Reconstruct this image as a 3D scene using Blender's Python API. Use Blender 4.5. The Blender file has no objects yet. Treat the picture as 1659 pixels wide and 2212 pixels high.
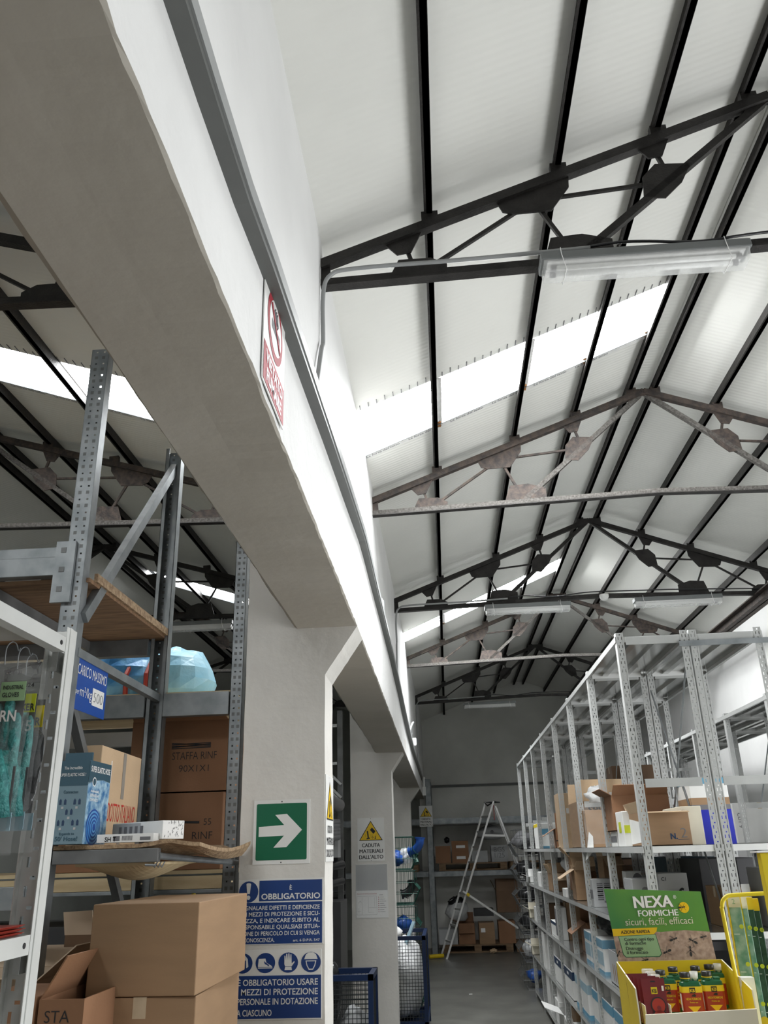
import bpy, math, random
from mathutils import Vector, Matrix
S = bpy.context.scene
COL = S.collection
rnd = random.Random(7)
V = Vector

# ------------------------------------------------------------------ camera
FPX, CX, CY = 1792.6, 829.5, 1106.0
YAW, PITCH, ROLL = .0608, .38945, -.02887
CAM = V((0, 0, 1.62))
_cy, _sy, _cp, _sp = math.cos(YAW), math.sin(YAW), math.cos(PITCH), math.sin(PITCH)
FW = V((-_sy*_cp, _cy*_cp, _sp)); _r = V((_cy, _sy, 0)); _u = _r.cross(FW)
RT = math.cos(ROLL)*_r + math.sin(ROLL)*_u
UP = -math.sin(ROLL)*_r + math.cos(ROLL)*_u
cam = bpy.data.objects.new('camera', bpy.data.cameras.new('camera'))
COL.objects.link(cam)
cam.data.sensor_fit = 'HORIZONTAL'; cam.data.sensor_width = 36; cam.data.lens = FPX*36/1659
cam.data.clip_start = .05
cam.matrix_world = Matrix(((RT.x, UP.x, -FW.x, CAM.x), (RT.y, UP.y, -FW.y, CAM.y), (RT.z, UP.z, -FW.z, CAM.z), (0, 0, 0, 1)))
S.camera = cam

def ray(px, py):
    return FW + RT*((px-CX)/FPX) - UP*((py-CY)/FPX)
def PY(px, py, y):
    d = ray(px, py); return CAM + d*((y-CAM.y)/d.y)
def PX(px, py, x):
    d = ray(px, py); return CAM + d*((x-CAM.x)/d.x)
def PZ(px, py, z):
    d = ray(px, py); return CAM + d*((z-CAM.z)/d.z)

# ------------------------------------------------------------------ light, exposure
S.view_settings.view_transform = 'Standard'; S.view_settings.look = 'None'
S.view_settings.exposure = 0.0; S.view_settings.gamma = 1; S.view_settings.use_curve_mapping = False
W = bpy.data.worlds.new('world'); S.world = W; W.use_nodes = True
W.node_tree.nodes['Background'].inputs[0].default_value = (.86, .93, 1, 1)
W.node_tree.nodes['Background'].inputs[1].default_value = 0.15
SKY_RIGHT = 56.0       # near skylight sheet of the right-hand roof, on its sunny slope
SKY_FAR = 92.0         # the sheet farther down the same slope, set stronger to lift the back wall
SKY_REAR = 20.0        # the same kind of sheet behind the camera
SKY_LEFT = 20.0        # skylight sheets of the left-hand roof, on its shaded slope
SKY_LEFT_REAR = 42.0   # the left-hand sheet behind the camera
REAR_FILL_POWER = 1.0       # scale of the unseen fill light added behind the camera
rear_fill = bpy.data.objects.new('gate_daylight', bpy.data.lights.new('gate_daylight', 'AREA'))
COL.objects.link(rear_fill)
rear_fill.data.shape = 'RECTANGLE'; rear_fill.data.size = 3.4; rear_fill.data.size_y = 2.6
rear_fill.data.energy = 6*REAR_FILL_POWER; rear_fill.data.color = (1, .98, .94)
rear_fill.location = (1.55, -3.3, 1.9); rear_fill.rotation_euler = (math.radians(95), 0, 0)
side_fill = bpy.data.objects.new('door_daylight', bpy.data.lights.new('door_daylight', 'AREA'))   # unseen area light added at the right wall for light from the side
COL.objects.link(side_fill)
side_fill.data.shape = 'RECTANGLE'; side_fill.data.size = 2.6; side_fill.data.size_y = 2.4
side_fill.data.energy = 145; side_fill.data.color = (.97, .985, 1)
side_fill.location = (3.62, 2.75, 1.3); side_fill.rotation_euler = (math.radians(90), 0, math.radians(90))

# ------------------------------------------------------------------ materials
MATS = {}
def mat(name, col, rough=.6, metal=0.0, var=.08, vscale=6.0, bump=0.0, bscale=40.0, spec=.5, col2=None, detail=3.0, stretch=None, emit=None, trans=0.0, alpha=None):
    m = bpy.data.materials.new(name); m.use_nodes = True
    nt = m.node_tree; N = nt.nodes; L = nt.links
    b = N['Principled BSDF']
    b.inputs['Roughness'].default_value = rough; b.inputs['Metallic'].default_value = metal
    b.inputs['Specular IOR Level'].default_value = spec
    c1 = tuple(col)+(1,)
    if col2 is None:
        c2 = tuple(max(0, c*(1-2*var)) for c in col)+(1,)
    else:
        c2 = tuple(col2)+(1,)
    tc = N.new('ShaderNodeTexCoord'); src = tc.outputs['Object']
    if stretch:
        mp = N.new('ShaderNodeMapping'); mp.inputs['Scale'].default_value = stretch
        L.new(src, mp.inputs['Vector']); src = mp.outputs['Vector']
    if var or col2:
        n = N.new('ShaderNodeTexNoise'); n.inputs['Scale'].default_value = vscale; n.inputs['Detail'].default_value = detail
        L.new(src, n.inputs['Vector'])
        r = N.new('ShaderNodeValToRGB'); r.color_ramp.elements[0].position = .35; r.color_ramp.elements[1].position = .65
        r.color_ramp.elements[0].color = c2; r.color_ramp.elements[1].color = c1
        L.new(n.outputs['Fac'], r.inputs['Fac']); L.new(r.outputs['Color'], b.inputs['Base Color'])
    else:
        b.inputs['Base Color'].default_value = c1
    if bump:
        n2 = N.new('ShaderNodeTexNoise'); n2.inputs['Scale'].default_value = bscale; n2.inputs['Detail'].default_value = 4
        L.new(src, n2.inputs['Vector'])
        bp = N.new('ShaderNodeBump'); bp.inputs['Strength'].default_value = bump; bp.inputs['Distance'].default_value = .02
        L.new(n2.outputs['Fac'], bp.inputs['Height']); L.new(bp.outputs['Normal'], b.inputs['Normal'])
    if emit:
        b.inputs['Emission Color'].default_value = tuple(emit[:3])+(1,); b.inputs['Emission Strength'].default_value = emit[3]
    if trans:
        b.inputs['Transmission Weight'].default_value = trans; b.inputs['IOR'].default_value = 1.3
    if alpha is not None:
        b.inputs['Alpha'].default_value = alpha
    MATS[name] = m
    return m

mat('plaster', (.80, .80, .79), .75, var=.03, vscale=2.2, bump=.12, bscale=14)
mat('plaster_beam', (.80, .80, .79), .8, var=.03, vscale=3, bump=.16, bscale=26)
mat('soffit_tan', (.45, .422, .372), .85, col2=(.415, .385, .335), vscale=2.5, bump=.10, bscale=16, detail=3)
mat('plaster_pillar', (.72, .70, .66), .75, var=.05, vscale=2.6, bump=.14, bscale=24)
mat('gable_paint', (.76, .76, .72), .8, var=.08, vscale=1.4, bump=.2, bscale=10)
mat('gable_shaded', (.27, .28, .26), .8, var=.08, vscale=1.4, bump=.2, bscale=10)  # left-bay gable paint darkened: that bay's shade is put into the colour
mat('floor_concrete', (.145, .145, .13), .35, var=.14, vscale=2.5, bump=.05, bscale=30, detail=8)
mat('steel_dark', (.030, .027, .025), .55, .3, var=.25, vscale=14, bump=.2, bscale=90)
mat('steel_rusty', (.075, .055, .045), .7, .2, col2=(.028, .024, .022), vscale=26, bump=.3, bscale=90)
mat('tie_dusty', (.11, .104, .095), .8, .0, col2=(.045, .04, .035), vscale=70, bump=.3, bscale=90)
mat('trunking', (.12, .125, .12), .5, var=.05, vscale=9)
mat('rack_grey', (.44, .45, .44), .36, .3, var=.05, vscale=9)
mat('rack_lit', (.66, .67, .66), .35, .15, var=.04, vscale=9)  # paler copy of rack grey: daylight on lips and flanges put into the colour
mat('rack_white', (.72, .73, .71), .35, .1, var=.04, vscale=9)
mat('shelf_grey', (.52, .53, .52), .16, .8, var=.05, vscale=7)
mat('galv', (.30, .32, .33), .42, .55, col2=(.19, .21, .22), vscale=10, detail=5)
mat('galv_dark', (.17, .175, .175), .5, .4, var=.15, vscale=10)
mat('kraft', (.33, .205, .112), .75, var=.05, vscale=5, bump=.04, bscale=120, stretch=(1, 1, 6))
mat('kraft_light', (.60, .43, .27), .75, var=.05, vscale=5, bump=.04, bscale=120)
mat('kraft_red', (.28, .14, .07), .75, var=.06, vscale=4, bump=.05, bscale=120)
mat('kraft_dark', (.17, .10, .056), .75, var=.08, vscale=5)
mat('kraft_in', (.66, .52, .38), .8, var=.05, vscale=6)
mat('card_white', (.80, .80, .78), .6, var=.03, vscale=5)
mat('card_cream', (.72, .67, .54), .65, var=.04, vscale=6)
mat('card_grey', (.44, .45, .455), .6, var=.05, vscale=5)
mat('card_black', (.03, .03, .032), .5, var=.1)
mat('tape', (.55, .44, .30), .25, var=.06, vscale=20)
mat('tape_grey', (.34, .31, .27), .35, var=.06, vscale=20)
mat('ink', (.02, .02, .022), .7, var=0)
mat('ink_grey', (.16, .16, .17), .7, var=0)
mat('ink_red', (.55, .04, .03), .6, var=0)
mat('white_print', (.85, .85, .84), .5, var=0)
mat('navy', (.015, .045, .11), .45, var=.06)
mat('sign_blue', (.008, .045, .20), .35, var=.05, vscale=4)
mat('sign_blue_bright', (.01, .07, .34), .32, var=.06, vscale=4)
mat('sign_green', (.0, .13, .06), .3, var=.05, vscale=4)
mat('sign_white', (.78, .78, .76), .5, var=.03, vscale=6)
mat('sign_yellow', (.80, .52, .01), .35, var=.03)
mat('sign_red', (.36, .02, .035), .65, var=.03)
mat('blue_cobalt', (.012, .02, .42), .4, var=.05)
mat('blue_print', (.12, .34, .50), .5, var=.08, vscale=8)
mat('blue_pale', (.38, .55, .64), .5, var=.08, vscale=8)
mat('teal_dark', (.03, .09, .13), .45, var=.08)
mat('teal_mid', (.16, .25, .30), .45, var=.05)
mat('cage_blue', (.006, .02, .07), .4, .2, var=.08)
mat('wire_dark', (.035, .04, .042), .45, .5, var=.1)
mat('wire_grey', (.17, .175, .175), .4, .5, var=.1)
mat('wire_green', (.012, .07, .05), .45, .2, var=.1)
mat('pipe_blue', (.02, .09, .38), .35, var=.05)
mat('pipe_grey', (.20, .20, .21), .4, var=.1)
mat('pipe_black', (.02, .02, .022), .3, var=.1)
mat('alu', (.70, .70, .69), .35, .5, var=.05, vscale=8)
mat('wood', (.24, .15, .08), .7, col2=(.15, .09, .045), vscale=5, stretch=(1, 6, 6), bump=.1, bscale=60)
mat('wood_pale', (.62, .50, .30), .7, col2=(.50, .38, .22), vscale=5, stretch=(1, 6, 6))
mat('chipboard', (.42, .30, .18), .85, col2=(.22, .14, .08), vscale=55, bump=.3, bscale=160)
mat('ply', (.26, .155, .085), .75, col2=(.16, .09, .05), vscale=7, stretch=(1, 7, 1))
mat('yellow', (.78, .60, .02), .4, var=.04)
mat('yellow_deep', (.70, .50, .01), .4, var=.05)
mat('cream', (.80, .75, .60), .5, var=.04)
mat('pot_green', (.01, .12, .05), .3, var=.05)
mat('label_red', (.36, .03, .015), .35, var=.06, vscale=20)
mat('maroon', (.17, .015, .02), .35, var=.05)
mat('cap_black', (.02, .02, .02), .35, var=0)
mat('poster_green', (.04, .20, .06), .35, col2=(.13, .30, .04), vscale=3.2)
mat('poster_sand', (.46, .34, .27), .5, col2=(.28, .19, .15), vscale=60, detail=6)
mat('mint', (.30, .48, .26), .45, var=.03)
mat('leaf', (.34, .47, .38), .45, col2=(.10, .26, .17), vscale=28, detail=6)
mat('water_picture', (.04, .18, .40), .35, col2=(.42, .62, .74), vscale=38, detail=6)
mat('leaf_dark', (.012, .055, .03), .45, col2=(.03, .09, .05), vscale=45)
mat('bag_blue', (.05, .26, .62), .4, col2=(.20, .48, .72), vscale=7, bump=.5, bscale=14)
mat('bag_pale', (.26, .56, .74), .35, col2=(.40, .66, .78), vscale=6, bump=.5, bscale=14)
mat('glove_teal', (.05, .28, .26), .55, col2=(.02, .15, .15), vscale=60, bump=.4, bscale=150)
mat('lime', (.60, .66, .03), .4, var=.04)
mat('lamp_grey', (.17, .18, .18), .45, var=.05)
mat('tube_white', (.86, .87, .85), .3, var=.02)
mat('flash_white', (.75, .75, .73), .5, var=.06, vscale=20)
mat('rust_orange', (.42, .19, .06), .8, var=.15, vscale=20)
mat('cable', (.33, .34, .34), .45, var=.05)
mat('yellow_dull', (.36, .33, .06), .5, var=.15, vscale=9, bump=.4, bscale=16)
mat('sack_white', (.78, .79, .79), .35, var=.12, vscale=12, bump=.8, bscale=18)
mat('sack_black', (.016, .017, .018), .22, var=.1, bump=.7, bscale=16)

def clear(name, col, t=.75, rough=.15):
    m = bpy.data.materials.new(name); m.use_nodes = True
    nt = m.node_tree; N = nt.nodes; L = nt.links
    b = N['Principled BSDF']; b.inputs['Base Color'].default_value = tuple(col)+(1,); b.inputs['Roughness'].default_value = rough
    tc = N.new('ShaderNodeTexCoord'); n = N.new('ShaderNodeTexNoise'); n.inputs['Scale'].default_value = 22; n.inputs['Detail'].default_value = 3
    L.new(tc.outputs['Object'], n.inputs['Vector'])
    bp = N.new('ShaderNodeBump'); bp.inputs['Strength'].default_value = .6; bp.inputs['Distance'].default_value = .02
    L.new(n.outputs['Fac'], bp.inputs['Height']); L.new(bp.outputs['Normal'], b.inputs['Normal'])
    tr = N.new('ShaderNodeBsdfTransparent'); mx = N.new('ShaderNodeMixShader'); mx.inputs[0].default_value = t
    L.new(b.outputs[0], mx.inputs[1]); L.new(tr.outputs[0], mx.inputs[2]); L.new(mx.outputs[0], N['Material Output'].inputs[0])
    MATS[name] = m
clear('film', (.8, .82, .83), .90, .08)
clear('film_milky', (.85, .87, .88), .35, .25)
clear('acrylic', (.92, .93, .92), .62, .08)

# roof sandwich panels: fine ribs that run up the slope
m = mat('roof_panel', (.76, .76, .72), .55, var=.03, vscale=1.3)
_nt = m.node_tree
_w = _nt.nodes.new('ShaderNodeTexWave'); _w.wave_type = 'BANDS'; _w.bands_direction = 'Y'; _w.wave_profile = 'SIN'
_w.inputs['Scale'].default_value = 9; _w.inputs['Distortion'].default_value = .15
_b = _nt.nodes.new('ShaderNodeBump'); _b.inputs['Strength'].default_value = .11; _b.inputs['Distance'].default_value = .01
_tc = [n for n in _nt.nodes if n.type == 'TEX_COORD'][0]
_nt.links.new(_tc.outputs['Object'], _w.inputs['Vector']); _nt.links.new(_w.outputs['Fac'], _b.inputs['Height'])
_nt.links.new(_b.outputs['Normal'], _nt.nodes['Principled BSDF'].inputs['Normal'])
# translucent skylight sheets glowing with daylight
for _nm, _pw in (('skylight', SKY_RIGHT), ('skylight_far', SKY_FAR), ('skylight_rear', SKY_REAR), ('skylight_left', SKY_LEFT), ('skylight_left_rear', SKY_LEFT_REAR)):
    m = bpy.data.materials.new(_nm); m.use_nodes = True; MATS[_nm] = m
    for n in list(m.node_tree.nodes):
        if n.type == 'BSDF_PRINCIPLED': m.node_tree.nodes.remove(n)
    _e = m.node_tree.nodes.new('ShaderNodeEmission'); _e.inputs[0].default_value = (.97, .99, 1, 1); _e.inputs[1].default_value = _pw
    m.node_tree.links.new(_e.outputs[0], m.node_tree.nodes['Material Output'].inputs[0])

# ------------------------------------------------------------------ mesh helpers
class MB:
    def __init__(s): s.v = []; s.f = []; s.m = []
    def add(s, vs, fs, m=0):
        o = len(s.v); s.v += [tuple(p) for p in vs]; s.f += [tuple(i+o for i in f) for f in fs]; s.m += [m]*len(fs); return s
    def box(s, x0, x1, y0, y1, z0, z1, m=0):
        return s.add([(x0,y0,z0),(x1,y0,z0),(x1,y1,z0),(x0,y1,z0),(x0,y0,z1),(x1,y0,z1),(x1,y1,z1),(x0,y1,z1)],
                     [(3,2,1,0),(4,5,6,7),(0,1,5,4),(1,2,6,5),(2,3,7,6),(3,0,4,7)], m)
    def bar(s, p, q, w, h, up=(0,0,1), m=0):
        p = V(p); q = V(q); d = (q-p).normalized(); a = d.cross(V(up))
        if a.length < 1e-4: a = d.cross(V((0,1,0)))
        a.normalize(); b = a.cross(d).normalized(); a *= w/2; b *= h/2
        vs = [p-a-b, p+a-b, p+a+b, p-a+b, q-a-b, q+a-b, q+a+b, q-a+b]
        return s.add(vs, [(0,1,2,3),(7,6,5,4),(0,4,5,1),(1,5,6,2),(2,6,7,3),(3,7,4,0)], m)
    def tube(s, pts, r, n=8, m=0, cap=True):
        pts = [V(p) for p in pts]; rings = []; prev = None
        rs = r if isinstance(r, (list, tuple)) else [r]*len(pts)
        for i, p in enumerate(pts):
            d = (pts[min(i+1, len(pts)-1)]-pts[max(i-1, 0)]).normalized()
            if prev is None:
                a = d.cross(V((0,0,1)))
                if a.length < 1e-3: a = d.cross(V((0,1,0)))
            else:
                a = prev - d*prev.dot(d)
            a.normalize(); prev = a; b = d.cross(a)
            rings.append([p + (a*math.cos(2*math.pi*k/n)+b*math.sin(2*math.pi*k/n))*rs[i] for k in range(n)])
        vs = [v for R in rings for v in R]; fs = []
        for i in range(len(rings)-1):
            for k in range(n):
                fs.append((i*n+k, i*n+(k+1)%n, (i+1)*n+(k+1)%n, (i+1)*n+k))
        if cap: fs += [tuple(range(n-1,-1,-1)), tuple((len(rings)-1)*n+k for k in range(n))]
        return s.add(vs, fs, m)
    def prism(s, poly, O, u, v, t, m=0, c=0.0):
        """2-D polygon in the plane (O,u,v), thickness t along the normal, centred by c"""
        O = V(O); u = V(u); v = V(v); n = u.cross(v).normalized(); k = len(poly)
        a = [O+u*x+v*y+n*(c-t/2 if c == 0 else c) for x, y in poly]; b = [p+n*t for p in a]
        return s.add(a+b, [tuple(range(k-1,-1,-1)), tuple(range(k,2*k))]+[(i,(i+1)%k,k+(i+1)%k,k+i) for i in range(k)], m)
    def poly(s, poly, O, u, v, off=0.0, m=0):
        O = V(O); u = V(u); v = V(v); n = u.cross(v).normalized()
        return s.add([O+u*x+v*y+n*off for x, y in poly], [tuple(range(len(poly)))], m)
    def lathe(s, prof, O=(0,0,0), n=20, m=0, sx=1.0, sy=1.0):
        O = V(O); vs = []; fs = []
        for r, z in prof:
            for k in range(n):
                a = 2*math.pi*k/n; vs.append(O+V((r*math.cos(a)*sx, r*math.sin(a)*sy, z)))
        for i in range(len(prof)-1):
            for k in range(n): fs.append((i*n+k, i*n+(k+1)%n, (i+1)*n+(k+1)%n, (i+1)*n+k))
        fs += [tuple(range(n-1,-1,-1)), tuple((len(prof)-1)*n+k for k in range(n))]
        return s.add(vs, fs, m)
    def grid(s, fn, nu, nv, m=0):
        vs = [fn(i/nu, j/nv) for j in range(nv+1) for i in range(nu+1)]
        fs = [(j*(nu+1)+i, j*(nu+1)+i+1, (j+1)*(nu+1)+i+1, (j+1)*(nu+1)+i) for j in range(nv) for i in range(nu)]
        return s.add(vs, fs, m)
    def blob(s, O, rx, ry, rz, seed=0, amp=.15, n=14, k=9, m=0, flat=None):
        g = random.Random(seed); O = V(O)
        ph = [(g.uniform(1, 4), g.uniform(1, 4), g.uniform(0, 6), g.uniform(0, 6)) for _ in range(4)]
        def fn(u, v):
            th = 2*math.pi*u; fi = math.pi*(v-.5)
            w = 1+amp*sum(math.sin(round(a)*th+c)*math.cos(b*fi*2+d) for a, b, c, d in ph)/2
            z = math.sin(fi)*rz*w
            if flat is not None and z < flat: z = flat
            return O+V((math.cos(th)*math.cos(fi)*rx*w, math.sin(th)*math.cos(fi)*ry*w, z))
        return s.grid(fn, n, k, m)
    def mesh(s, name, mats, smooth=False):
        me = bpy.data.meshes.new(name); me.from_pydata(s.v, [], s.f)
        for q in (mats if isinstance(mats, (list, tuple)) else [mats]): me.materials.append(MATS[q])
        me.polygons.foreach_set('material_index', s.m)
        if smooth: me.polygons.foreach_set('use_smooth', [True]*len(s.f))
        me.update(); return me
    def build(s, name, mats, parent=None, smooth=False, bevel=0, loc=None):
        o = bpy.data.objects.new(name, s.mesh(name, mats, smooth)); COL.objects.link(o)
        if parent: o.parent = parent
        if loc is not None: o.location = loc
        if bevel:
            b = o.modifiers.new('bevel', 'BEVEL'); b.width = bevel; b.segments = 2; b.limit_method = 'ANGLE'
        return o

def tag(o, label, cat, group=None):
    o['label'] = label; o['category'] = cat
    if group: o['group'] = group
    return o
def thing(name, label, cat, loc=(0,0,0), rotz=0.0, group=None):
    o = bpy.data.objects.new(name, None); COL.objects.link(o)
    o.empty_display_size = .1
    o.location = loc; o.rotation_euler = (0, 0, rotz)
    return tag(o, label, cat, group)
def struct(o):
    o['kind'] = 'structure'; return o
def kids(o): return [c for c in bpy.data.objects if c.parent == o]
def dup(o, parent=None, loc=None, label=None, group=None, rotz=None):
    c = o.copy(); COL.objects.link(c)
    if parent: c.parent = parent
    for ch in list(o.children): dup(ch, c)
    if loc is not None: c.location = loc
    if rotz is not None: c.rotation_euler = (0, 0, rotz)
    if label: c['label'] = label
    if group: c['group'] = group
    return c

_tc = {}
def glyphs(s, bold=0.0):
    if (s, bold) in _tc: return _tc[(s, bold)]
    cu = bpy.data.curves.new('txt', 'FONT'); cu.body = s; cu.offset = bold; cu.resolution_u = 3
    ob = bpy.data.objects.new('txt', cu); COL.objects.link(ob)
    me = bpy.data.meshes.new_from_object(ob)
    vs = [(v.co.x, v.co.y) for v in me.vertices]; fs = [tuple(p.vertices) for p in me.polygons]
    bpy.data.objects.remove(ob); bpy.data.curves.remove(cu); bpy.data.meshes.remove(me)
    x0 = min(v[0] for v in vs); x1 = max(v[0] for v in vs); y0 = min(v[1] for v in vs); y1 = max(v[1] for v in vs)
    _tc[(s, bold)] = (vs, fs, x0, x1, y0, y1); return _tc[(s, bold)]
CAP = .69
def lettering(parent, lines, O, u, v, material, name='lettering', bold=.012, off=.0012, fat=0):
    """lines: (string, x, y, cap height, width or None, align L/C/R); x,y = baseline point in the plane (O,u,v)"""
    O = V(O); u = V(u); v = V(v); n = u.cross(v).normalized(); mb = MB()
    for s, x, y, h, w, al in lines:
        vs, fs, x0, x1, y0, y1 = glyphs(s, bold)
        k = h/CAP; kx = (w/(x1-x0)) if w else k
        dx = {'L': -x0*kx, 'C': -(x0+x1)/2*kx, 'R': -x1*kx}[al]
        for q, sh in enumerate((0,) if not fat else (0, -fat*h, fat*h)): mb.add([O+u*(x+sh+a*kx+dx)+v*(y+b*k)+n*(off+.0001*q) for a, b in vs], fs)
    return mb.build(name, material, parent)
def circle(cx, cy, r, n=24, a0=0, a1=2*math.pi, ry=None):
    full = abs(a1-a0-2*math.pi) < 1e-6; k = n if full else n+1
    return [(cx+r*math.cos(a0+(a1-a0)*i/n), cy+(ry or r)*math.sin(a0+(a1-a0)*i/n)) for i in range(k)]
def rrect(x0, x1, y0, y1, r, n=4):
    p = []
    for cx, cy, a in ((x1-r, y0+r, -90), (x1-r, y1-r, 0), (x0+r, y1-r, 90), (x0+r, y0+r, 180)):
        p += [(cx+r*math.cos(math.radians(a+90*i/n)), cy+r*math.sin(math.radians(a+90*i/n))) for i in range(n+1)]
    return p
def flat(parent, name, polys, O, u, v, material, off=.0008):
    mb = MB()
    for p in polys: mb.poly(p, O, u, v, off)
    return mb.build(name, material, parent)
EX, EY, EZ = V((1,0,0)), V((0,1,0)), V((0,0,1))
# ------------------------------------------------------------------ shell
YB, YF = 16.9, -3.6          # back wall, open end behind the camera
XR = 3.56                    # right wall
def roofz_r(x): return 4.02+.379*(x+.41) if x <= 1.575 else 4.02+.379*(3.56-x)
def roofz_l(x): return 4.06+.298*(-1.1-x) if x >= -3.4 else 4.06+.298*(x+5.7)

struct(MB().box(-5.9, 3.8, YF-1, 17.1, -.12, 0).build('floor', 'floor_concrete'))
def gable(x0, xa, x1, rz, name):
    p = [(x0, 0), (x1, 0), (x1, rz(x1)+.05), (xa, rz(xa)+.05), (x0, rz(x0)+.05)]
    struct(MB().prism(p, (0, YB, 0), EX, EZ, .15, c=-.15).build(name, 'gable_shaded' if 'left' in name else 'gable_paint'))
gable(-.5, 1.575, 3.7, roofz_r, 'wall_back')
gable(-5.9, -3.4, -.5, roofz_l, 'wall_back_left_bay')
struct(MB().box(XR, XR+.2, YF, 1.4, 0, 4.15).box(XR, XR+.2, 4.1, YB, 0, 4.15).box(XR, XR+.2, 1.4, 4.1, 2.55, 4.15).build('wall_right', 'plaster'))
struct(MB().box(-5.95, -5.75, YF, YB, 0, 4.2).build('wall_far_left', 'gable_shaded'))
_mb = MB().box(-5.9, -.2, YF-.2, YF, 0, 4.9).box(-.2, 3.7, YF-.2, YF, 3.3, 5.0).box(-.2, -.05, YF-.2, YF, 0, 3.4).box(3.2, 3.7, YF-.2, YF, 0, 3.4)
struct(_mb.build('wall_rear', 'plaster'))
# upper wall between the two roofs, standing on the longitudinal beam
def lerp(a, b, t): return a+(b-a)*t
def interp(tab, y):
    for (y0, v0), (y1, v1) in zip(tab, tab[1:]):
        if y <= y1: return lerp(v0, v1, max(0, (y-y0)/(y1-y0)))
    return tab[-1][1]
BX = [(-3.6, -.352), (3.6, -.354), (8.7, -.387), (17, -.415)]
BL = [(-3.6, -.638), (3.6, -.634), (8.7, -.69), (17, -.74)]
TRZ = [(-3.6, 2.80), (1.18, 2.82), (1.47, 2.86), (2.47, 2.95), (3.8, 3.05), (5.9, 3.02), (10.6, 2.81), (17, 2.80)]
struct(MB().box(-.72, -.405, YF, YB, 2.7, 4.06).build('wall_left', 'plaster'))
mb = MB(); ny = 520; ring = 9
g = random.Random(3)
def nz(y, s): return (math.sin(y*2.3+s)+.6*math.sin(y*5.7+s*2)+.5*math.sin(y*13.1+s*3))
vs = []
for i in range(ny+1):
    y = lerp(YF, YB, i/ny); bx = interp(BX, y); bl = interp(BL, y); tz = interp(TRZ, y)
    r = lambda a: g.uniform(-a, a)
    e = .0005*nz(y*2.2, 1)+r(.0016)
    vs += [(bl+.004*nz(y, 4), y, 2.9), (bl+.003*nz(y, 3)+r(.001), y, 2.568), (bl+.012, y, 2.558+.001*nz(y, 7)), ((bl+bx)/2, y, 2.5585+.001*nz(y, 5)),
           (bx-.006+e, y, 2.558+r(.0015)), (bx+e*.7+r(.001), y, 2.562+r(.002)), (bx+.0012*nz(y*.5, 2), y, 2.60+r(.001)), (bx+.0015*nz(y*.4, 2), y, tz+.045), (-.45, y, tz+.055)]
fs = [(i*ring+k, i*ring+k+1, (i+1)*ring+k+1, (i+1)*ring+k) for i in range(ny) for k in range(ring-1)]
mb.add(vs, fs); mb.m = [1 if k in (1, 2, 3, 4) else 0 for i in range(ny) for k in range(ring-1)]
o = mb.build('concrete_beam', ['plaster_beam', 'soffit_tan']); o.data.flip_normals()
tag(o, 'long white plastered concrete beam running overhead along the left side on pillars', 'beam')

def pillar(x0, x1, y, dep, xf, zf, label):
    root = thing('concrete_pillar', label, 'pillar', ((x0+x1)/2, y, 0))
    gg = random.Random(int(y*10)); cx = (x0+x1)/2; p = []
    w = lambda: gg.uniform(-.0011, .0011)
    for i in range(41): p.append((x1-cx+w(), (zf-.215)*i/40))
    for i in range(1, 13): p.append((lerp(x1, xf, i/12)-cx+w(), lerp(zf-.215, zf-.004, i/12)))
    p += [(xf-cx, zf+.1), (x0-cx+.28, zf+.1), (x0-cx+.28, 3.95), (x0-cx, 3.95)]
    for i in range(39, -1, -1): p.append((x0-cx+w(), 3.9*i/40))
    MB().prism(p, (0, 0, 0), EX, EZ, dep, c=-dep).build('shaft', 'plaster_pillar', root)
    return root
pil1 = pillar(-.848, -.499, 3.6, .25, -.353, 2.562, 'near white plastered pillar with green arrow and blue safety signs')
pil2 = pillar(-.945, -.533, 8.7, .26, -.387, 2.594, 'second white pillar with a falling-materials warning and an evacuation plan')
pil3 = pillar(-.98, -.56, 13.8, .26, -.405, 2.56, 'third white pillar, far down the aisle behind the green wire baskets')

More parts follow.
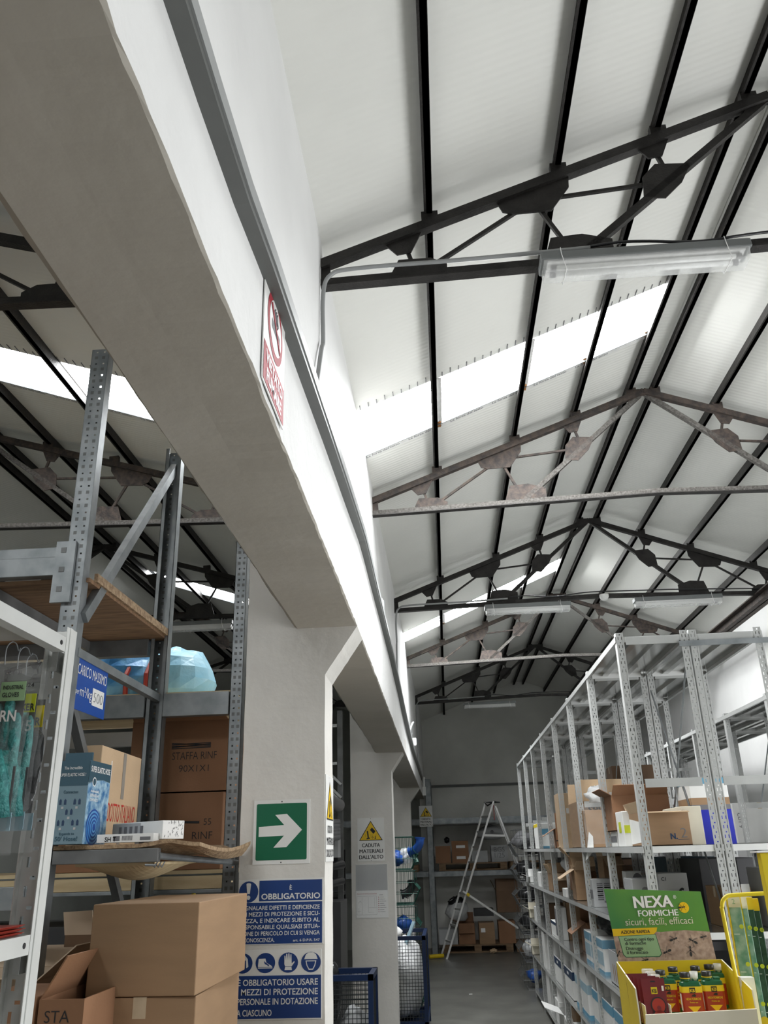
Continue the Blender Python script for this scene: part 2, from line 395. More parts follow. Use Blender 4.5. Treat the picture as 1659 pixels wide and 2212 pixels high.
# roofs: sandwich panels with openings, translucent skylight sheets
def roof_strip(name, x0, x1, y0a, y0b, y1a, y1b, rz):
    t = .07; z0, z1 = rz(x0), rz(x1)
    lo = [(x0, y0a, z0), (x1, y0b, z1), (x1, y1b, z1), (x0, y1a, z0)]
    o = MB().add(lo+[(a, b, c+t) for a, b, c in lo], [(0,3,2,1),(4,5,6,7),(0,1,5,4),(1,2,6,5),(2,3,7,6),(3,0,4,7)]).build(name, 'roof_panel')
    return struct(o)
nw = [0]
def skylight(x0, x1, y0a, y0b, y1a, y1b, rz, cuts, mt='skylight'):
    nw[0] += 1
    z = lambda x: rz(x)+.05
    q = [(x0, y0a, z(x0)), (x1, y0b, z(x1)), (x1, y1b, z(x1)), (x0, y1a, z(x0))]
    o = MB().add(q, [(0, 3, 2, 1)]).build('window_%d' % nw[0], mt); struct(o)
    # far edge: white flashing with printed strip, galvanised angle; near edge: slit ribs of the panel ends
    up = V((x1-x0, 0, rz(x1)-rz(x0))).normalized()
    a = V((x0, y1a, rz(x0)-.004)); b = V((x1, y1b, rz(x1)-.004))
    MB().bar(a+EY*.012, b+EY*.012, .045, .006).build('flashing', 'flash_white', o)
    MB().bar(a-EY*.03, b-EY*.03, .008, .03).bar(a-EY*.055, b-EY*.055, .006, .012).build('edge_angle', 'galv', o)
    L = (b-a).length; u = (b-a).normalized(); s = -1 if u.x < 0 else 1
    mbt = MB(); nn = up.cross(EY)
    for k in range(int(L/.30)):
        vs, fs, tx0, tx1, ty0, ty1 = glyphs('La forza del tetto', .01)
        kk = .026/CAP; O = a+u*(.03+k*.30)+V((0, .027, -.0042)); uu = u if u.x > 0 else -u
        if u.x < 0: O = O+u*.28
        mbt.add([O+uu*(x*kk*.9)-EY*(y*kk) for x, y in vs], fs)
    mbt.build('lettering', 'ink_grey', o)
    c = V((x0, y0a, rz(x0)-.003)); d = V((x1, y0b, rz(x1)-.003)); n = int((d-c).length/.052); mb = MB()
    for k in range(1, n):
        p = c+(d-c)*(k/n); mb.bar(p-EY*rnd.uniform(.045, .065), p+EY*.0, .004, .004)
    mb.build('panel_slit', 'ink_grey', o)
    mb = MB(); mr = MB()
    for cx in cuts:
        t = (cx-x0)/(x1-x0); p = c+(d-c)*t; q2 = a+(b-a)*t
        mb.bar(p-EZ*.0, q2-EZ*.0, .035, .008)
        mr.box(q2.x-.03, q2.x+.01, q2.y-.05, q2.y+.015, q2.z-.012, q2.z+.004)
    mb.build('sheet_strip', 'flash_white', o); mr.build('rust_stain', 'rust_orange', o)
    return o
# right-hand bay
A0, A1 = -.43, 1.53
skR = [(-1.10, -1.10, -.5, -.5), (4.275, 4.20, 4.86, 4.735), (9.66, 9.27, 10.06, 9.69)]
prev = (YF, YF)
for i, (p0, p1, q0, q1) in enumerate(skR+[(YB, YB, 0, 0)]):
    roof_strip('ceiling' if i == 0 else 'ceiling_right_bay_%d' % i, A0, 1.575, prev[0], prev[1], p0, p1, roofz_r); prev = (q0, q1)
for p0, p1, q0, q1 in skR:
    skylight(A0, A1, p0, p1, q0, q1, roofz_r, (.085, .655, 1.075, 1.49), 'skylight_rear' if p0 < 0 else 'skylight_far' if p0 > 8 else 'skylight')
    roof_strip('ceiling_ridge', A1, 1.575, p1, p1, q1, q1, roofz_r)
roof_strip('ceiling_right_slope', 1.575, 3.6, YF, YF, YB, YB, roofz_r)
# left-hand bay
B0, B1 = -3.3, -.7
skL = [(-1.10, -1.10, -.5, -.5), (3.99, 4.2, 4.47, 4.76), (8.9, 9.25, 9.35, 9.75)]
prev = (YF, YF)
for i, (p0, p1, q0, q1) in enumerate(skL+[(YB, YB, 0, 0)]):
    roof_strip('ceiling_left_bay_%d' % (i+1), -3.4, B1, prev[0], prev[1], p0, p1, roofz_l); prev = (q0, q1)
for p0, p1, q0, q1 in skL:
    skylight(B1, B0, p1, p0, q1, q0, roofz_l, (-1.6, -2.17, -2.8), 'skylight_left_rear' if p0 < 0 else 'skylight_left')
roof_strip('ceiling_left_slope', -5.8, -3.4, YF, YF, YB, YB, roofz_l)
# ridge caps
for xc, zz, nm in ((1.575, roofz_r(1.575), 'ridge_cap'), (-3.4, roofz_l(-3.4), 'ridge_cap')):
    o = MB().box(xc-.06, xc+.06, YF, YB, zz-.035, zz+.0).build(nm, 'roof_panel')
    tag(o, 'pale ridge flashing along the top of the %s roof' % ('right-hand' if xc > 0 else 'left-hand'), 'flashing')

# purlins
def purlin(x, rz, label, group=None, w=.026, h=.068):
    z = rz(x)
    o = MB().box(-w/2, w/2, YF, YB, -h, -.002).box(-w/2-.010, w/2-.002, YF, YB, -h, -h+.006).build('purlin', 'steel_dark', loc=(x, 0, z))
    tag(o, label, 'purlin', group)
for x, t in ((.06, 'first dark steel purlin up from the beam-side wall, right-hand roof'), (.625, 'second dark steel purlin up the left slope of the right-hand roof'),
             (1.075, 'third dark steel purlin up the left slope of the right-hand roof'), (1.485, 'dark ridge purlin just left of the ridge, right-hand roof'),
             (1.665, 'dark ridge purlin just right of the ridge, right-hand roof'), (2.075, 'first dark purlin down the right slope from the ridge'),
             (2.525, 'second dark purlin down the right slope from the ridge'), (3.09, 'lowest dark purlin of the right slope near the right wall')):
    purlin(x, roofz_r, t)
for x, t in ((-1.6, 'lowest dark purlin of the left-hand roof beside the concrete beam'), (-2.17, 'dark purlin crossing the left-hand skylight'),
             (-2.8, 'dark purlin higher up the left-hand roof, at the edge of the photo'), (-3.31, 'dark ridge purlin of the left-hand roof, right one of the pair'),
             (-3.49, 'dark ridge purlin of the left-hand roof, left one of the pair')):
    purlin(x, roofz_l, t)

# roof trusses
def truss(half, zw, za, ztw, ztc, dusty):
    """built around x = 0 at the ridge line, y = 0; returns the root"""
    r = thing('roof_truss', '', 'truss')
    md = 'steel_rusty' if dusty else 'steel_dark'; mt = 'tie_dusty' if dusty else 'steel_dark'
    k = half/1.985
    rz = lambda d: lerp(zw, za, d/half); tz = lambda d: lerp(ztw, ztc, d/half)
    for s in (-1, 1):
        P = lambda d, z, y=0: V((s*(d-half), y, z))
        mb = MB().bar(P(0, rz(0)+.008), P(half, rz(half)+.008), .042, .042)
        for d in (.47, 1.035, 1.485, 1.90): mb.bar(P(d*k-.035, rz(d*k)+.045), P(d*k+.035, rz(d*k+.07)+.02), .03, .05)
        mb.build('top_chord', md, r)
        mb = MB().bar(P(-.02, tz(0)), P(half, tz(half)), .032, .034, m=0).bar(P(-.02, tz(0)-.019), P(half, tz(half)-.019), .048, .006, m=1)
        mb.build('bottom_chord', [mt, 'steel_dark'], r)
        A = (.355*k, rz(.355*k)-.02); T = (.405*k, tz(.405*k)+.01); B = (.915*k, rz(.915*k)-.06); C = (1.066*k, tz(1.066*k)+.02)
        D = (1.505*k, lerp(C[1], za, (1.505-1.066)/(1.985-1.066))); E_ = (1.455*k, rz(1.455*k)-.02)
        web = lambda a, b, w, mm=md: MB().bar(P(*a, .012), P(*b, .012), w, w).build('web_strut', mm, r)
        web(A, T, .016); web(T, B, .016); web(B, C, .016); web(B, D, .014); web(D, E_, .016)
        web(C, (half-.02, za-.01), .032, mt)
        sl = (za-zw)/half
        def gus(pts):
            q = [(s*(x-half), z) for x, z in pts]
            if s < 0: q = q[::-1]
            MB().prism(q, (0, 0, 0), EX, EZ, .008).build('gusset_plate', md, r)
        def under(d, wt, wb, h):
            gus([(d-wt/2, rz(d-wt/2)), (d-wb/2, rz(d)-h), (d+wb/2, rz(d)-h+.01), (d+wt/2, rz(d+wt/2))])
        under(A[0], .17, .06, .095); under(E_[0], .15, .06, .09)
        gus([(B[0]-.16, rz(B[0]-.16)), (B[0]-.135, rz(B[0]-.16)-.06), (B[0]-.09, rz(B[0])-.135), (B[0]+.07, rz(B[0])-.13), (B[0]+.155, rz(B[0])-.01), (B[0]+.16, rz(B[0]+.16))])
        gus([(T[0]-.115, tz(T[0])), (T[0]-.075, tz(T[0])+.085), (T[0]+.06, tz(T[0])+.085), (T[0]+.125, tz(T[0])+.05), (T[0]+.125, tz(T[0]))])
        gus([(C[0]-.14, tz(C[0])), (C[0]-.10, tz(C[0])+.125), (C[0]+.03, tz(C[0])+.135), (C[0]+.15, tz(C[0])+.10), (C[0]+.15, tz(C[0]))])
        gus([(D[0]-.13, D[1]-.09), (D[0]-.12, D[1]+.02), (D[0]-.06, D[1]+.085), (D[0]+.09, D[1]+.075), (D[0]+.04, D[1]-.02), (D[0]-.04, D[1]-.10)])
        gus([(0, tz(0)-.02), (0, rz(0)+.03), (.04, rz(0)+.03), (.05, tz(0)-.02)])
    gus2 = [(-.12, za-.075), (-.07, za+.03), (.07, za+.03), (.12, za-.075), (.05, za-.035), (0, za-.02), (-.05, za-.035)]
    MB().prism(gus2, (0, 0, 0), EX, EZ, .01).build('ridge_plate', md, r)
    return r
tA = truss(1.985, 3.895, 4.645, 3.81, 3.868, False); tB = truss(1.985, 3.895, 4.645, 3.81, 3.868, True)
TY = {1: 2.81, 2: 5.35, 3: 7.88, 4: 10.53, 5: 13.4}
names = {1: 'nearest dark steel roof truss, with a large fluorescent light under its tie', 2: 'second roof truss with a dusty grey tie, just behind the bright skylight',
         3: 'third dark roof truss, carrying two fluorescent lights and a cable', 4: 'fourth roof truss with a dusty grey tie, behind the far skylight',
         5: 'farthest dark roof truss, in front of the back wall gable'}
for k in (1, 3, 5):
    (tA.__setattr__('location', (1.575, TY[k], 0)) or tag(tA, names[k], 'truss')) if k == 1 else dup(tA, None, (1.575, TY[k], 0), names[k])
for k in (2, 4):
    (tB.__setattr__('location', (1.575, TY[k], 0)) or tag(tB, names[k], 'truss')) if k == 2 else dup(tB, None, (1.575, TY[k], 0), names[k])
lA = truss(2.3, 3.945, 4.63, 3.81, 3.87, False); lB = truss(2.3, 3.945, 4.63, 3.81, 3.87, True)
namesL = {1: 'left bay roof truss nearest the camera, cut off by the photo edge', 2: 'left bay roof truss with rusty gussets behind the tall galvanised upright',
          3: 'left bay dark roof truss above the fluorescent light', 4: 'left bay roof truss with a dusty tie, behind the blue sack', 5: 'farthest left bay roof truss'}
for k in (1, 3, 5):
    (lA.__setattr__('location', (-3.4, TY[k], 0)) or tag(lA, namesL[k], 'truss')) if k == 1 else dup(lA, None, (-3.4, TY[k], 0), namesL[k])
for k in (2, 4):
    (lB.__setattr__('location', (-3.4, TY[k], 0)) or tag(lB, namesL[k], 'truss')) if k == 2 else dup(lB, None, (-3.4, TY[k], 0), namesL[k])
# longitudinal steel beam that carries the right ends of the trusses
o = MB().box(-.06, .06, 5.9, YB, -.05, -.038).box(-.06, .06, 5.9, YB, .038, .05).box(-.006, .006, 5.9, YB, -.05, .05).build('steel_girder', 'steel_rusty', loc=(3.1, 0, 3.765))
tag(o, 'long dark steel girder under the right slope, running away above the racks', 'girder')

# cable trunking along the beam, bending down at the far end to run along the back wall
pts = [V((interp(BX, y)+.016, y, interp(TRZ, y))) for y in [-3.5+.25*i for i in range(79)]]
mb = MB()
def strip(mb, pts, x0, x1, z0, z1, m):
    n = len(pts); vs = []
    for p in pts: vs += [(p.x+x0, p.y, p.z+z0), (p.x+x1, p.y, p.z+z0), (p.x+x1, p.y, p.z+z1), (p.x+x0, p.y, p.z+z1)]
    mb.add(vs, [(i*4+k, i*4+(k+1) % 4, (i+1)*4+(k+1) % 4, (i+1)*4+k) for i in range(n-1) for k in range(4)]+[(3, 2, 1, 0), tuple((n-1)*4+k for k in range(4))], m)
strip(mb, pts, -.018, .016, -.03, .03, 0); strip(mb, pts, .013, .020, -.012, .026, 1)
o = mb.build('cable_trunking', ['trunking', 'cable']); o.data.flip_normals()
tag(o, 'grey cable trunking fixed along the top of the long white beam', 'trunking')
o = MB().box(-.40, 3.5, YB-.04, YB-.001, 2.755, 2.80).build('cable_trunking', 'trunking'); tag(o, 'dark grey cable trunking running level across the back wall', 'trunking')
# ------------------------------------------------------------------ fluorescent lights
def lamp():
    r = thing('ceiling_light', '', 'light')
    mb = MB().prism([(-.055, .03), (-.045, .05), (.045, .05), (.055, .03), (.055, .012), (-.055, .012)], (-.41, 0, 0), EY, EZ, .82, c=0.0)
    mb = MB().add([(x, y, z) for x in (-.41, .41) for y, z in ((-.055, .005), (-.05, .045), (.05, .045), (.055, .005))],
                  [(0, 1, 2, 3), (7, 6, 5, 4), (0, 4, 5, 1), (1, 5, 6, 2), (2, 6, 7, 3), (3, 7, 4, 0)])
    mb.build('housing', 'lamp_grey', r, bevel=.004)
    MB().box(-.385, .385, -.042, .042, -.004, .004).build('reflector', 'white_print', r)
    d = [(-.40, -.05, .004), (-.40, -.043, -.042), (-.40, .043, -.042), (-.40, .05, .004)]
    MB().add(d+[(-x, y, z) for x, y, z in d], [(0, 1, 2, 3), (7, 6, 5, 4), (0, 4, 5, 1), (1, 5, 6, 2), (2, 6, 7, 3)]).build('diffuser', 'acrylic', r, bevel=.004)
    for y in (-.02, .02):
        t = MB().tube([(-.35, y, -.018), (.35, y, -.018)], .011, 10).build('fluorescent_tube', 'tube_white', r, smooth=True)
        MB().tube([(-.372, y, -.018), (-.35, y, -.018)], .012, 8).tube([(.35, y, -.018), (.372, y, -.018)], .012, 8).build('end_cap', 'ink_grey', t)
    for x in (-.33, .31):
        MB().tube([(x, -.05, .06), (x, -.058, .02), (x+.015, -.047, -.044), (x+.012, .05, -.044), (x, .06, .02), (x, .05, .08)], .0018, 5).build('hanger_wire', 'white_print', r)
    return r
L0 = lamp()
lamps = [((.90, 2.76, 3.775), 'large fluorescent light with clear cover hanging under the nearest truss'),
         ((.88, 7.82, 3.755), 'fluorescent light under the third truss, left one of the pair'), ((2.30, 7.82, 3.76), 'fluorescent light under the third truss, right one of the pair'),
         ((.77, 13.35, 3.73), 'distant dim fluorescent light in front of the back wall'), ((-2.40, 7.82, 3.725), 'fluorescent light hanging in the left bay above the blue sack')]
for i, (p, t) in enumerate(lamps):
    if i == 0: L0.location = p; tag(L0, t, 'light')
    else: dup(L0, None, p, t)
# electric conduits
def cable(pts, label, r=.009, m='cable'):
    mb = MB(); mb.tube(pts, r, 8); o = mb.build('electric_cable', m, smooth=True); return tag(o, label, 'cable')
def smooth(pts, n=6):
    pts = [V(p) for p in pts]; out = []
    for i in range(len(pts)-1):
        p0 = pts[max(i-1, 0)]; p1 = pts[i]; p2 = pts[i+1]; p3 = pts[min(i+2, len(pts)-1)]
        for k in range(n):
            t = k/n
            out.append(.5*((2*p1)+(p2-p0)*t+(2*p0-5*p1+4*p2-p3)*t*t+(3*p1-p0-3*p2+p3)*t**3))
    return out+[pts[-1]]
for k, n in ((1, 'nearest'), (3, 'third'), (5, 'farthest')):
    y = TY[k]
    cable(smooth([(-.385, y-.34, interp(TRZ, y-.3)+.05), (-.39, y-.10, 3.42), (-.39, y-.05, 3.5), (-.39, y-.05, 3.72), (-.36, y-.05, 3.815), (-.25, y-.045, 3.845), (.2, y-.045, 3.852), (.7, y-.045, 3.868)]),
          'grey conduit dropping from the %s truss to the cable trunking' % n)
    pts = [(.7+.12*i, y-.04, 3.878+.012*math.sin(i*1.3)) for i in range(6)]+[(1.5, y-.03, 3.90), (1.9, y-.03, 3.895), (2.4, y-.03, 3.885), (3.3, y-.03, 3.85)]
    cable(smooth(pts, 4), 'black cable tied along the tie of the %s truss' % n, .006, 'pipe_black')
o = MB().lathe([(.0, 0), (.03, 0), (.045, .03), (.045, .05), (0, .05)], n=16).build('smoke_detector', 'sign_white', loc=(1.62, 7.83, 3.81), smooth=False)
tag(o, 'small white round detector hanging at the middle of the third truss', 'detector')
for y, z, t in ((5.3, 3.12, 'small white electric box above the trunking beyond the near pillar'), (11.2, 2.95, 'small white emergency light above the trunking, farther away')):
    r = thing('junction_box', t, 'electric box', (-.395, y, z))
    MB().box(0, .05, -.04, .04, -.05, .05).build('housing', 'sign_white', r, bevel=.006); MB().box(.05, .056, -.03, .03, -.04, .04).build('cover', 'card_grey', r)
cable(smooth([(-.395, 10.0, 2.88), (-.36, 10.05, 3.0), (-.34, 10.2, 3.06), (-.36, 10.4, 3.02), (-.395, 10.45, 2.86)]), 'short looped grey cable bulging above the far trunking', .012)
o = MB().tube([(-.36, 14.9, 2.80), (-.36, 14.9, 2.62)], .02, 8).box(-.385, -.33, 14.85, 14.95, 2.5, 2.64).build('junction_box', 'sign_white'); tag(o, 'white electric box on the beam close to the back wall', 'electric box')
# ------------------------------------------------------------------ slotted-angle racks on the right
def slotted(mb, w, h, pitch=.042, m=0, O=(0,0,0), u=(1,0,0), slots=True, scale=1.0):
    """sheet in the plane (O,u,z) with two rows of slots and a row of holes cut through it"""
    O = V(O); u = V(u); s = .0019*scale; hs = .0031*scale
    xs = [0, .27*w-s, .27*w+s, .5*w-hs, .5*w+hs, .73*w-s, .73*w+s, w]
    n = int(round(h/pitch)); pz = h/n
    fr = [0, .10, .46, .68, .80]
    zs = [pz*(k+f) for k in range(n) for f in fr]+[h]
    vs = [O+u*x+V((0, 0, z)) for z in zs for x in xs]; fs = []
    for j in range(len(zs)-1):
        t = j % 5
        if t in (0, 2, 4):
            fs.append((j*8, j*8+7, (j+1)*8+7, (j+1)*8)); continue
        skip = (1, 5) if t == 1 else (3,)
        for i in range(7):
            if i in skip: continue
            fs.append((j*8+i, j*8+i+1, (j+1)*8+i+1, (j+1)*8+i))
    # rows drawn as one wide face do not share the inner vertices; the sheet still closes visually
    return mb.add(vs, fs, m)
def post_mesh(name, w, d, h, side, material):
    mb = MB(); slotted(mb, w, h)
    x = 0 if side < 0 else w
    mb.box(x-.0012, x+.0012, 0, d, 0, h, 1)
    mb.box(0, .006, -.0012, .0012, 0, h); mb.box(w-.006, w, -.0012, .0012, 0, h)
    return mb.mesh(name, [material, 'rack_lit'])
RH = 2.645
PM = {s: post_mesh('slotted_post', .037, .045, RH, s, 'rack_grey') for s in (-1, 1)}
def shelf_mesh(L, D, lip=.03, thick=.0015):
    mb = MB(); mb.box(0, D, .004, L-.004, -thick, 0)
    mb.box(-.006, -.0035, .002, L-.002, -lip, 0, 1); mb.box(D+.0035, D+.006, .002, L-.002, -lip, 0, 1)
    mb.box(-.006, .012, .002, L-.002, -lip, -lip+.0015); mb.box(D-.012, D+.006, .002, L-.002, -lip, -lip+.0015)
    mb.box(-.006, 0, .002, L-.002, -.0012, .0004); mb.box(D, D+.006, .002, L-.002, -.0012, .0004)
    mb.box(.03, D-.03, .004, .006, -lip, 0, 1); mb.box(.03, D-.03, L-.006, L-.004, -lip, 0, 1)
    for x in (.30*D, .66*D): mb.box(x-.018, x+.018, .01, L-.01, -.018, -.0015)
    return mb.mesh('shelf', ['shelf_grey', 'rack_lit'])
def link(name, me, parent, loc):
    o = bpy.data.objects.new(name, me); COL.objects.link(o); o.parent = parent; o.location = loc; return o
LEV = (.09, .47, .86, 1.245, 1.615, 2.625)
def rack(label, loc, n, bay, D, levels, rotz=0.0, group=None, rails=(2.60, 1.898), brace=None):
    r = thing('shelving_rack', label, 'shelving', loc, rotz, group)
    for i in range(n+1):
        link('post', PM[-1], r, (0, i*bay, 0)); link('post', PM[1], r, (D-.037, i*bay, 0))
    me = shelf_mesh(bay, D)
    for z in levels:
        for i in range(n): link('shelf', me, r, (0, i*bay, z))
    for z in rails:
        hh = .04
        rm = MB().box(.046, D-.046, -.003, .004, -hh/2, hh/2).box(.046, D-.046, .004, .016, hh/2-.002, hh/2).mesh('end_rail', 'rack_grey')
        for i in range(n+1): link('end_rail', rm, r, (0, i*bay, z))
    if brace:
        for (x0, y0, z0, x1, y1, z1) in brace: MB().bar((x0, y0, z0), (x1, y1, z1), .018, .004, up=(1, 0, 0)).build('diagonal_brace', 'galv', r)
    return r
BAY = .998
RA = rack('long grey slotted shelving rack facing the aisle, full of cartons', (.925, 4.31, 0), 7, BAY, .362, LEV, -.0027,
          brace=[(.365, .06, 2.55, .365, .95, 1.65), (.365, 4.0, 2.5, .365, 4.9, 1.65)])
RB = rack('grey slotted shelving rack standing back to back behind the aisle rack', (1.297, 4.31, 0), 7, BAY, .362, LEV, -.0027,
          brace=[(-.004, .95, 2.5, -.004, .12, 1.25), (-.004, 2.05, 2.5, -.004, 2.9, 1.5)])
MB().bar((-.06, -.012, 2.573), (1.12, -.012, 2.573), .004, .028).build('tie_bar', 'galv', RB)
MB().bar((-.06, 4.4, 2.3), (1.12, 4.4, 2.3), .004, .03).build('tie_bar', 'rack_grey', RB)
RC = rack('grey slotted shelving rack beyond the second aisle, near the right wall', (2.41, 5.42, 0), 6, .998, .36, LEV, 0,
          brace=[(.0, .98, 2.5, .7, .98, 1.9), (.36, 2.0, 2.5, .36, 2.95, 1.5)])
RD = rack('rearmost grey shelving rack against the right wall', (2.78, 5.42, 0), 6, .998, .36, LEV, 0)

# ------------------------------------------------------------------ cartons
def carton(label, cx, cy, w, d, h, z, mt='kraft', rotz=0.0, open_=None, flap=.0, tape='x', group=None, name='cardboard_box', cat='box', inner='kraft_in', tilt=0.0, bevel=.003):
    """w along x, d along y; open_: dict side -> flap angle in degrees from upright (outward positive)"""
    r = thing(name, label, cat, (cx, cy, z), rotz, group)
    if tilt: r.rotation_euler = (0, tilt, rotz)
    x0, x1, y0, y1 = -w/2, w/2, -d/2, d/2
    if open_ is None:
        mb = MB().box(x0, x1, y0, y1, 0, h); mb.build('body', mt, r, bevel=bevel)
        if tape == 'x': MB().box(x0-.0006, x1+.0006, -.018, .018, h-.05, h+.0006).build('tape', 'tape', r)
        elif tape == 'y': MB().box(-.018, .018, y0-.0006, y1+.0006, h-.05, h+.0006).build('tape', 'tape', r)
    else:
        t = .004; mb = MB()
        for a in ((x0, x1, y0, y0+t), (x0, x1, y1-t, y1), (x0, x0+t, y0+t, y1-t), (x1-t, x1, y0+t, y1-t)): mb.box(*a, 0, h)
        mb.box(x0, x1, y0, y1, 0, t); mb.build('body', mt, r)
        for sd, ang in open_.items():
            a = math.radians(ang); fl = flap
            if sd in '-+':  # x sides
                s = -1 if sd == '-' else 1; X = x0 if s < 0 else x1
                p = V((X, y0+.003, h)); q = V((X, y1-.003, h)); dv = V((s*math.sin(a), 0, math.cos(a)))
            else:
                s = -1 if sd == 'f' else 1; Y = y0 if s < 0 else y1
                p = V((x0+.003, Y, h)); q = V((x1-.003, Y, h)); dv = V((0, s*math.sin(a), math.cos(a)))
            n = (q-p).cross(dv).normalized()*.0035
            vs = [p, q, q+dv*fl*.97+(p-q)*.02, p+dv*fl+(q-p)*.02]
            MB().add(vs+[v+n for v in vs], [(3,2,1,0),(4,5,6,7),(0,1,5,4),(1,2,6,5),(2,3,7,6),(3,0,4,7)]).build('flap', [mt if mt != 'kraft' else 'kraft_light'], r)
    return r
def front(r, d):   # frame on the face towards the aisle end (-y) of a carton
    return V((0, -d/2, 0)), EX, EZ
def rb(label, xl, xf, yb, yt, lev, w, mt='kraft', X0=.952, yback=None, **k):
    """carton on the aisle rack: xl / xf are where its aisle face starts and ends in the view, yb the foot, yt the top of the near edge"""
    n = PX(xf, yb, X0); f = PX(xl, yb, X0); top = PX(xf, yt, X0).z
    y0 = n.y; y1 = max(f.y, y0+.10) if yback is None else yback
    z = LEV[lev]; h = max(.06, top-z)
    return carton(label, X0+w/2, (y0+y1)/2, w, y1-y0, h, z, mt, **k), w, y1-y0, h
def stripe(r, w, d, z0, z1, mt, faces='fl', name='printed_band'):
    mb = MB()
    if 'f' in faces: mb.box(-w/2, w/2, -d/2-.0012, -d/2-.0004, z0, z1)
    if 'l' in faces: mb.box(-w/2-.0012, -w/2-.0004, -d/2, d/2, z0, z1)
    return mb.build(name, mt, r)
def sticker(r, w, d, x0, x1, z0, z1, mt='white_print', name='paper_label', face='f'):
    if face == 'f': return MB().box(x0, x1, -d/2-.0014, -d/2-.0005, z0, z1).build(name, mt, r)
    return MB().box(-w/2-.0014, -w/2-.0005, x0, x1, z0, z1).build(name, mt, r)
GA = 'cartons on the upper rack shelf'
r, w, d, h = rb('white carton with a blue band at the far end of the upper rack shelf', 1157, 1165, 1834, 1777, 4, .24, 'card_white', group=GA, tape=None)
stripe(r, w, d, h*.55, h*.78, 'blue_print', 'f'); stripe(r, w, d, .0, h*.1, 'blue_print', 'f'); stripe(r, w, d, h*.85, h*.98, 'yellow', 'l', 'printed_corner')
r, w, d, h = rb('small brown carton with an open flap beside the tall tan carton', 1199, 1204, 1836, 1789, 4, .20, 'kraft_red', group=GA, open_={'-': 120, 'f': -5}, flap=.13)
stripe(r, w, d, h*.35, h*.42, 'ink', 'f')
flat(r, 'printed_mark', [circle(.05, h*.2, .014, 10), circle(.08, h*.2, .014, 10), circle(.065, h*.2+.026, .014, 10)], (-.06, -d/2, 0), EX, EZ, 'ink', .0012)
r, w, d, h = rb('tall narrow tan carton standing on the upper rack shelf', 1208, 1217, 1836, 1707, 4, .20, 'kraft_light', group=GA, tape='y')
r, w, d, h = rb('crumpled tan carton wrapped in torn clear plastic on the upper shelf', 1262, 1272, 1832, 1747, 4, .25, 'kraft', group=GA, tape=None)
mb = MB()
g = random.Random(5)
def crump(u, v):
    x = -.14+.28*u; z = .02+(h+.02)*v
    return V((x, -d/2-.010-.012*math.sin(9*u+5*v)*math.sin(7*v+2*u)-g.uniform(0, .006), z))
mb.grid(crump, 14, 12); mb.build('plastic_wrap', 'film', r)
mb = MB().add([(-w/2-.03, -d/2-.012, -.08), (-w/2+.03, -d/2-.012, -.02), (-w/2+.035, -d/2-.010, .07), (-w/2+.01, -d/2-.014, .10)], [(0, 1, 2, 3)]); mb.build('hanging_paper', 'card_white', r)
r, w, d, h = rb('big brown carton with its light flap standing up, behind the plastic-wrapped carton', 1252, 1258, 1832, 1727, 4, .345, 'kraft', group=GA, yback=6.95, open_={'b': 4, 'f': 6, '+': 30}, flap=.15)
lettering(r, [('SPE', -.1, h-.085, .05, None, 'L')], (0, -d/2, 0), EX, EZ, 'ink', bold=.03)
o = MB().blob((0, 0, .05), .07, .06, .055, 11, .25, flat=-.05).build('plastic_bag', 'film_milky', loc=(1.045, 6.2, LEV[4]+.288), smooth=True)
tag(o, 'crumpled grey plastic bag lying on the wrapped carton', 'bag')
r, w, d, h = rb('low white printed pack under the open brown carton', 1322, 1334, 1825, 1795, 4, .22, 'card_white', group=GA, tape=None)
stripe(r, w, d, h*.3, h*.7, 'ink_grey', 'l', 'printed_band'); Zp = LEV[4]+h
q = carton('open brown carton with a torn side on top of the white pack', 1.10, 5.22, .32, .30, .19, Zp, 'kraft_red', group=GA, open_={'f': 40, 'b': 86, '-': 60}, flap=.07)
r, w, d, h = rb('upright white pack with a yellow label squeezed beside the N.2 carton', 1337, 1352, 1824, 1750, 4, .045, 'card_white', X0=.95, group=GA, tape=None)
sticker(r, w, d, -.03, .03, h*.4, h*.7, 'lime', face='l'); sticker(r, w, d, -.02, .02, h*.38, h*.6, 'lime')
r, w, d, h = rb('worn brown carton marked N. 2 at the near end of the upper shelf', 1362, 1396, 1818, 1752, 4, .225, 'kraft', X0=.985, group=GA, open_={'f': 95, 'b': 100, '-': 20}, flap=.055)
lettering(r, [('N.', .01, .03, .025, None, 'L')], (0, -d/2, 0), EX, EZ, 'navy', bold=.04)
lettering(r, [('2', .062, .035, .045, .03, 'L')], (0, -d/2, 0), EX, EZ, 'ink_grey', 'handwriting', bold=-.012)
MB().box(.045, .10, -d/2-.0012, -d/2-.0004, .026, .0275).build('printed_line', 'navy', r)
mb = MB().add([(-w/2-.001, -d/2+.04, .02), (-w/2-.001, d/2-.04, .01), (-w/2-.0015, d/2-.05, h*.85), (-w/2-.0015, -d/2+.05, h*.7)], [(0, 3, 2, 1)]); mb.build('torn_side', 'card_white', r)
r = carton('cream board carton standing behind the N. 2 carton', 1.232, 4.74, .10, .38, PY(1500, 1741, 4.56).z-LEV[4], LEV[4], 'card_cream', group=GA, tape=None)
r = carton('white and blue carton printed 12, behind the rack posts', 1.40, 4.9, .20, .26, .33, LEV[4], 'card_white', group=GA, tape=None)
stripe(r, .2, .26, 0, .17, 'blue_cobalt', 'fl'); stripe(r, .2, .26, .17, .195, 'ink_grey', 'fl', 'printed_line'); stripe(r, .2, .26, .195, .23, 'kraft', 'fl', 'printed_edge'); stripe(r, .2, .26, .30, .33, 'blue_print', 'fl', 'printed_top')
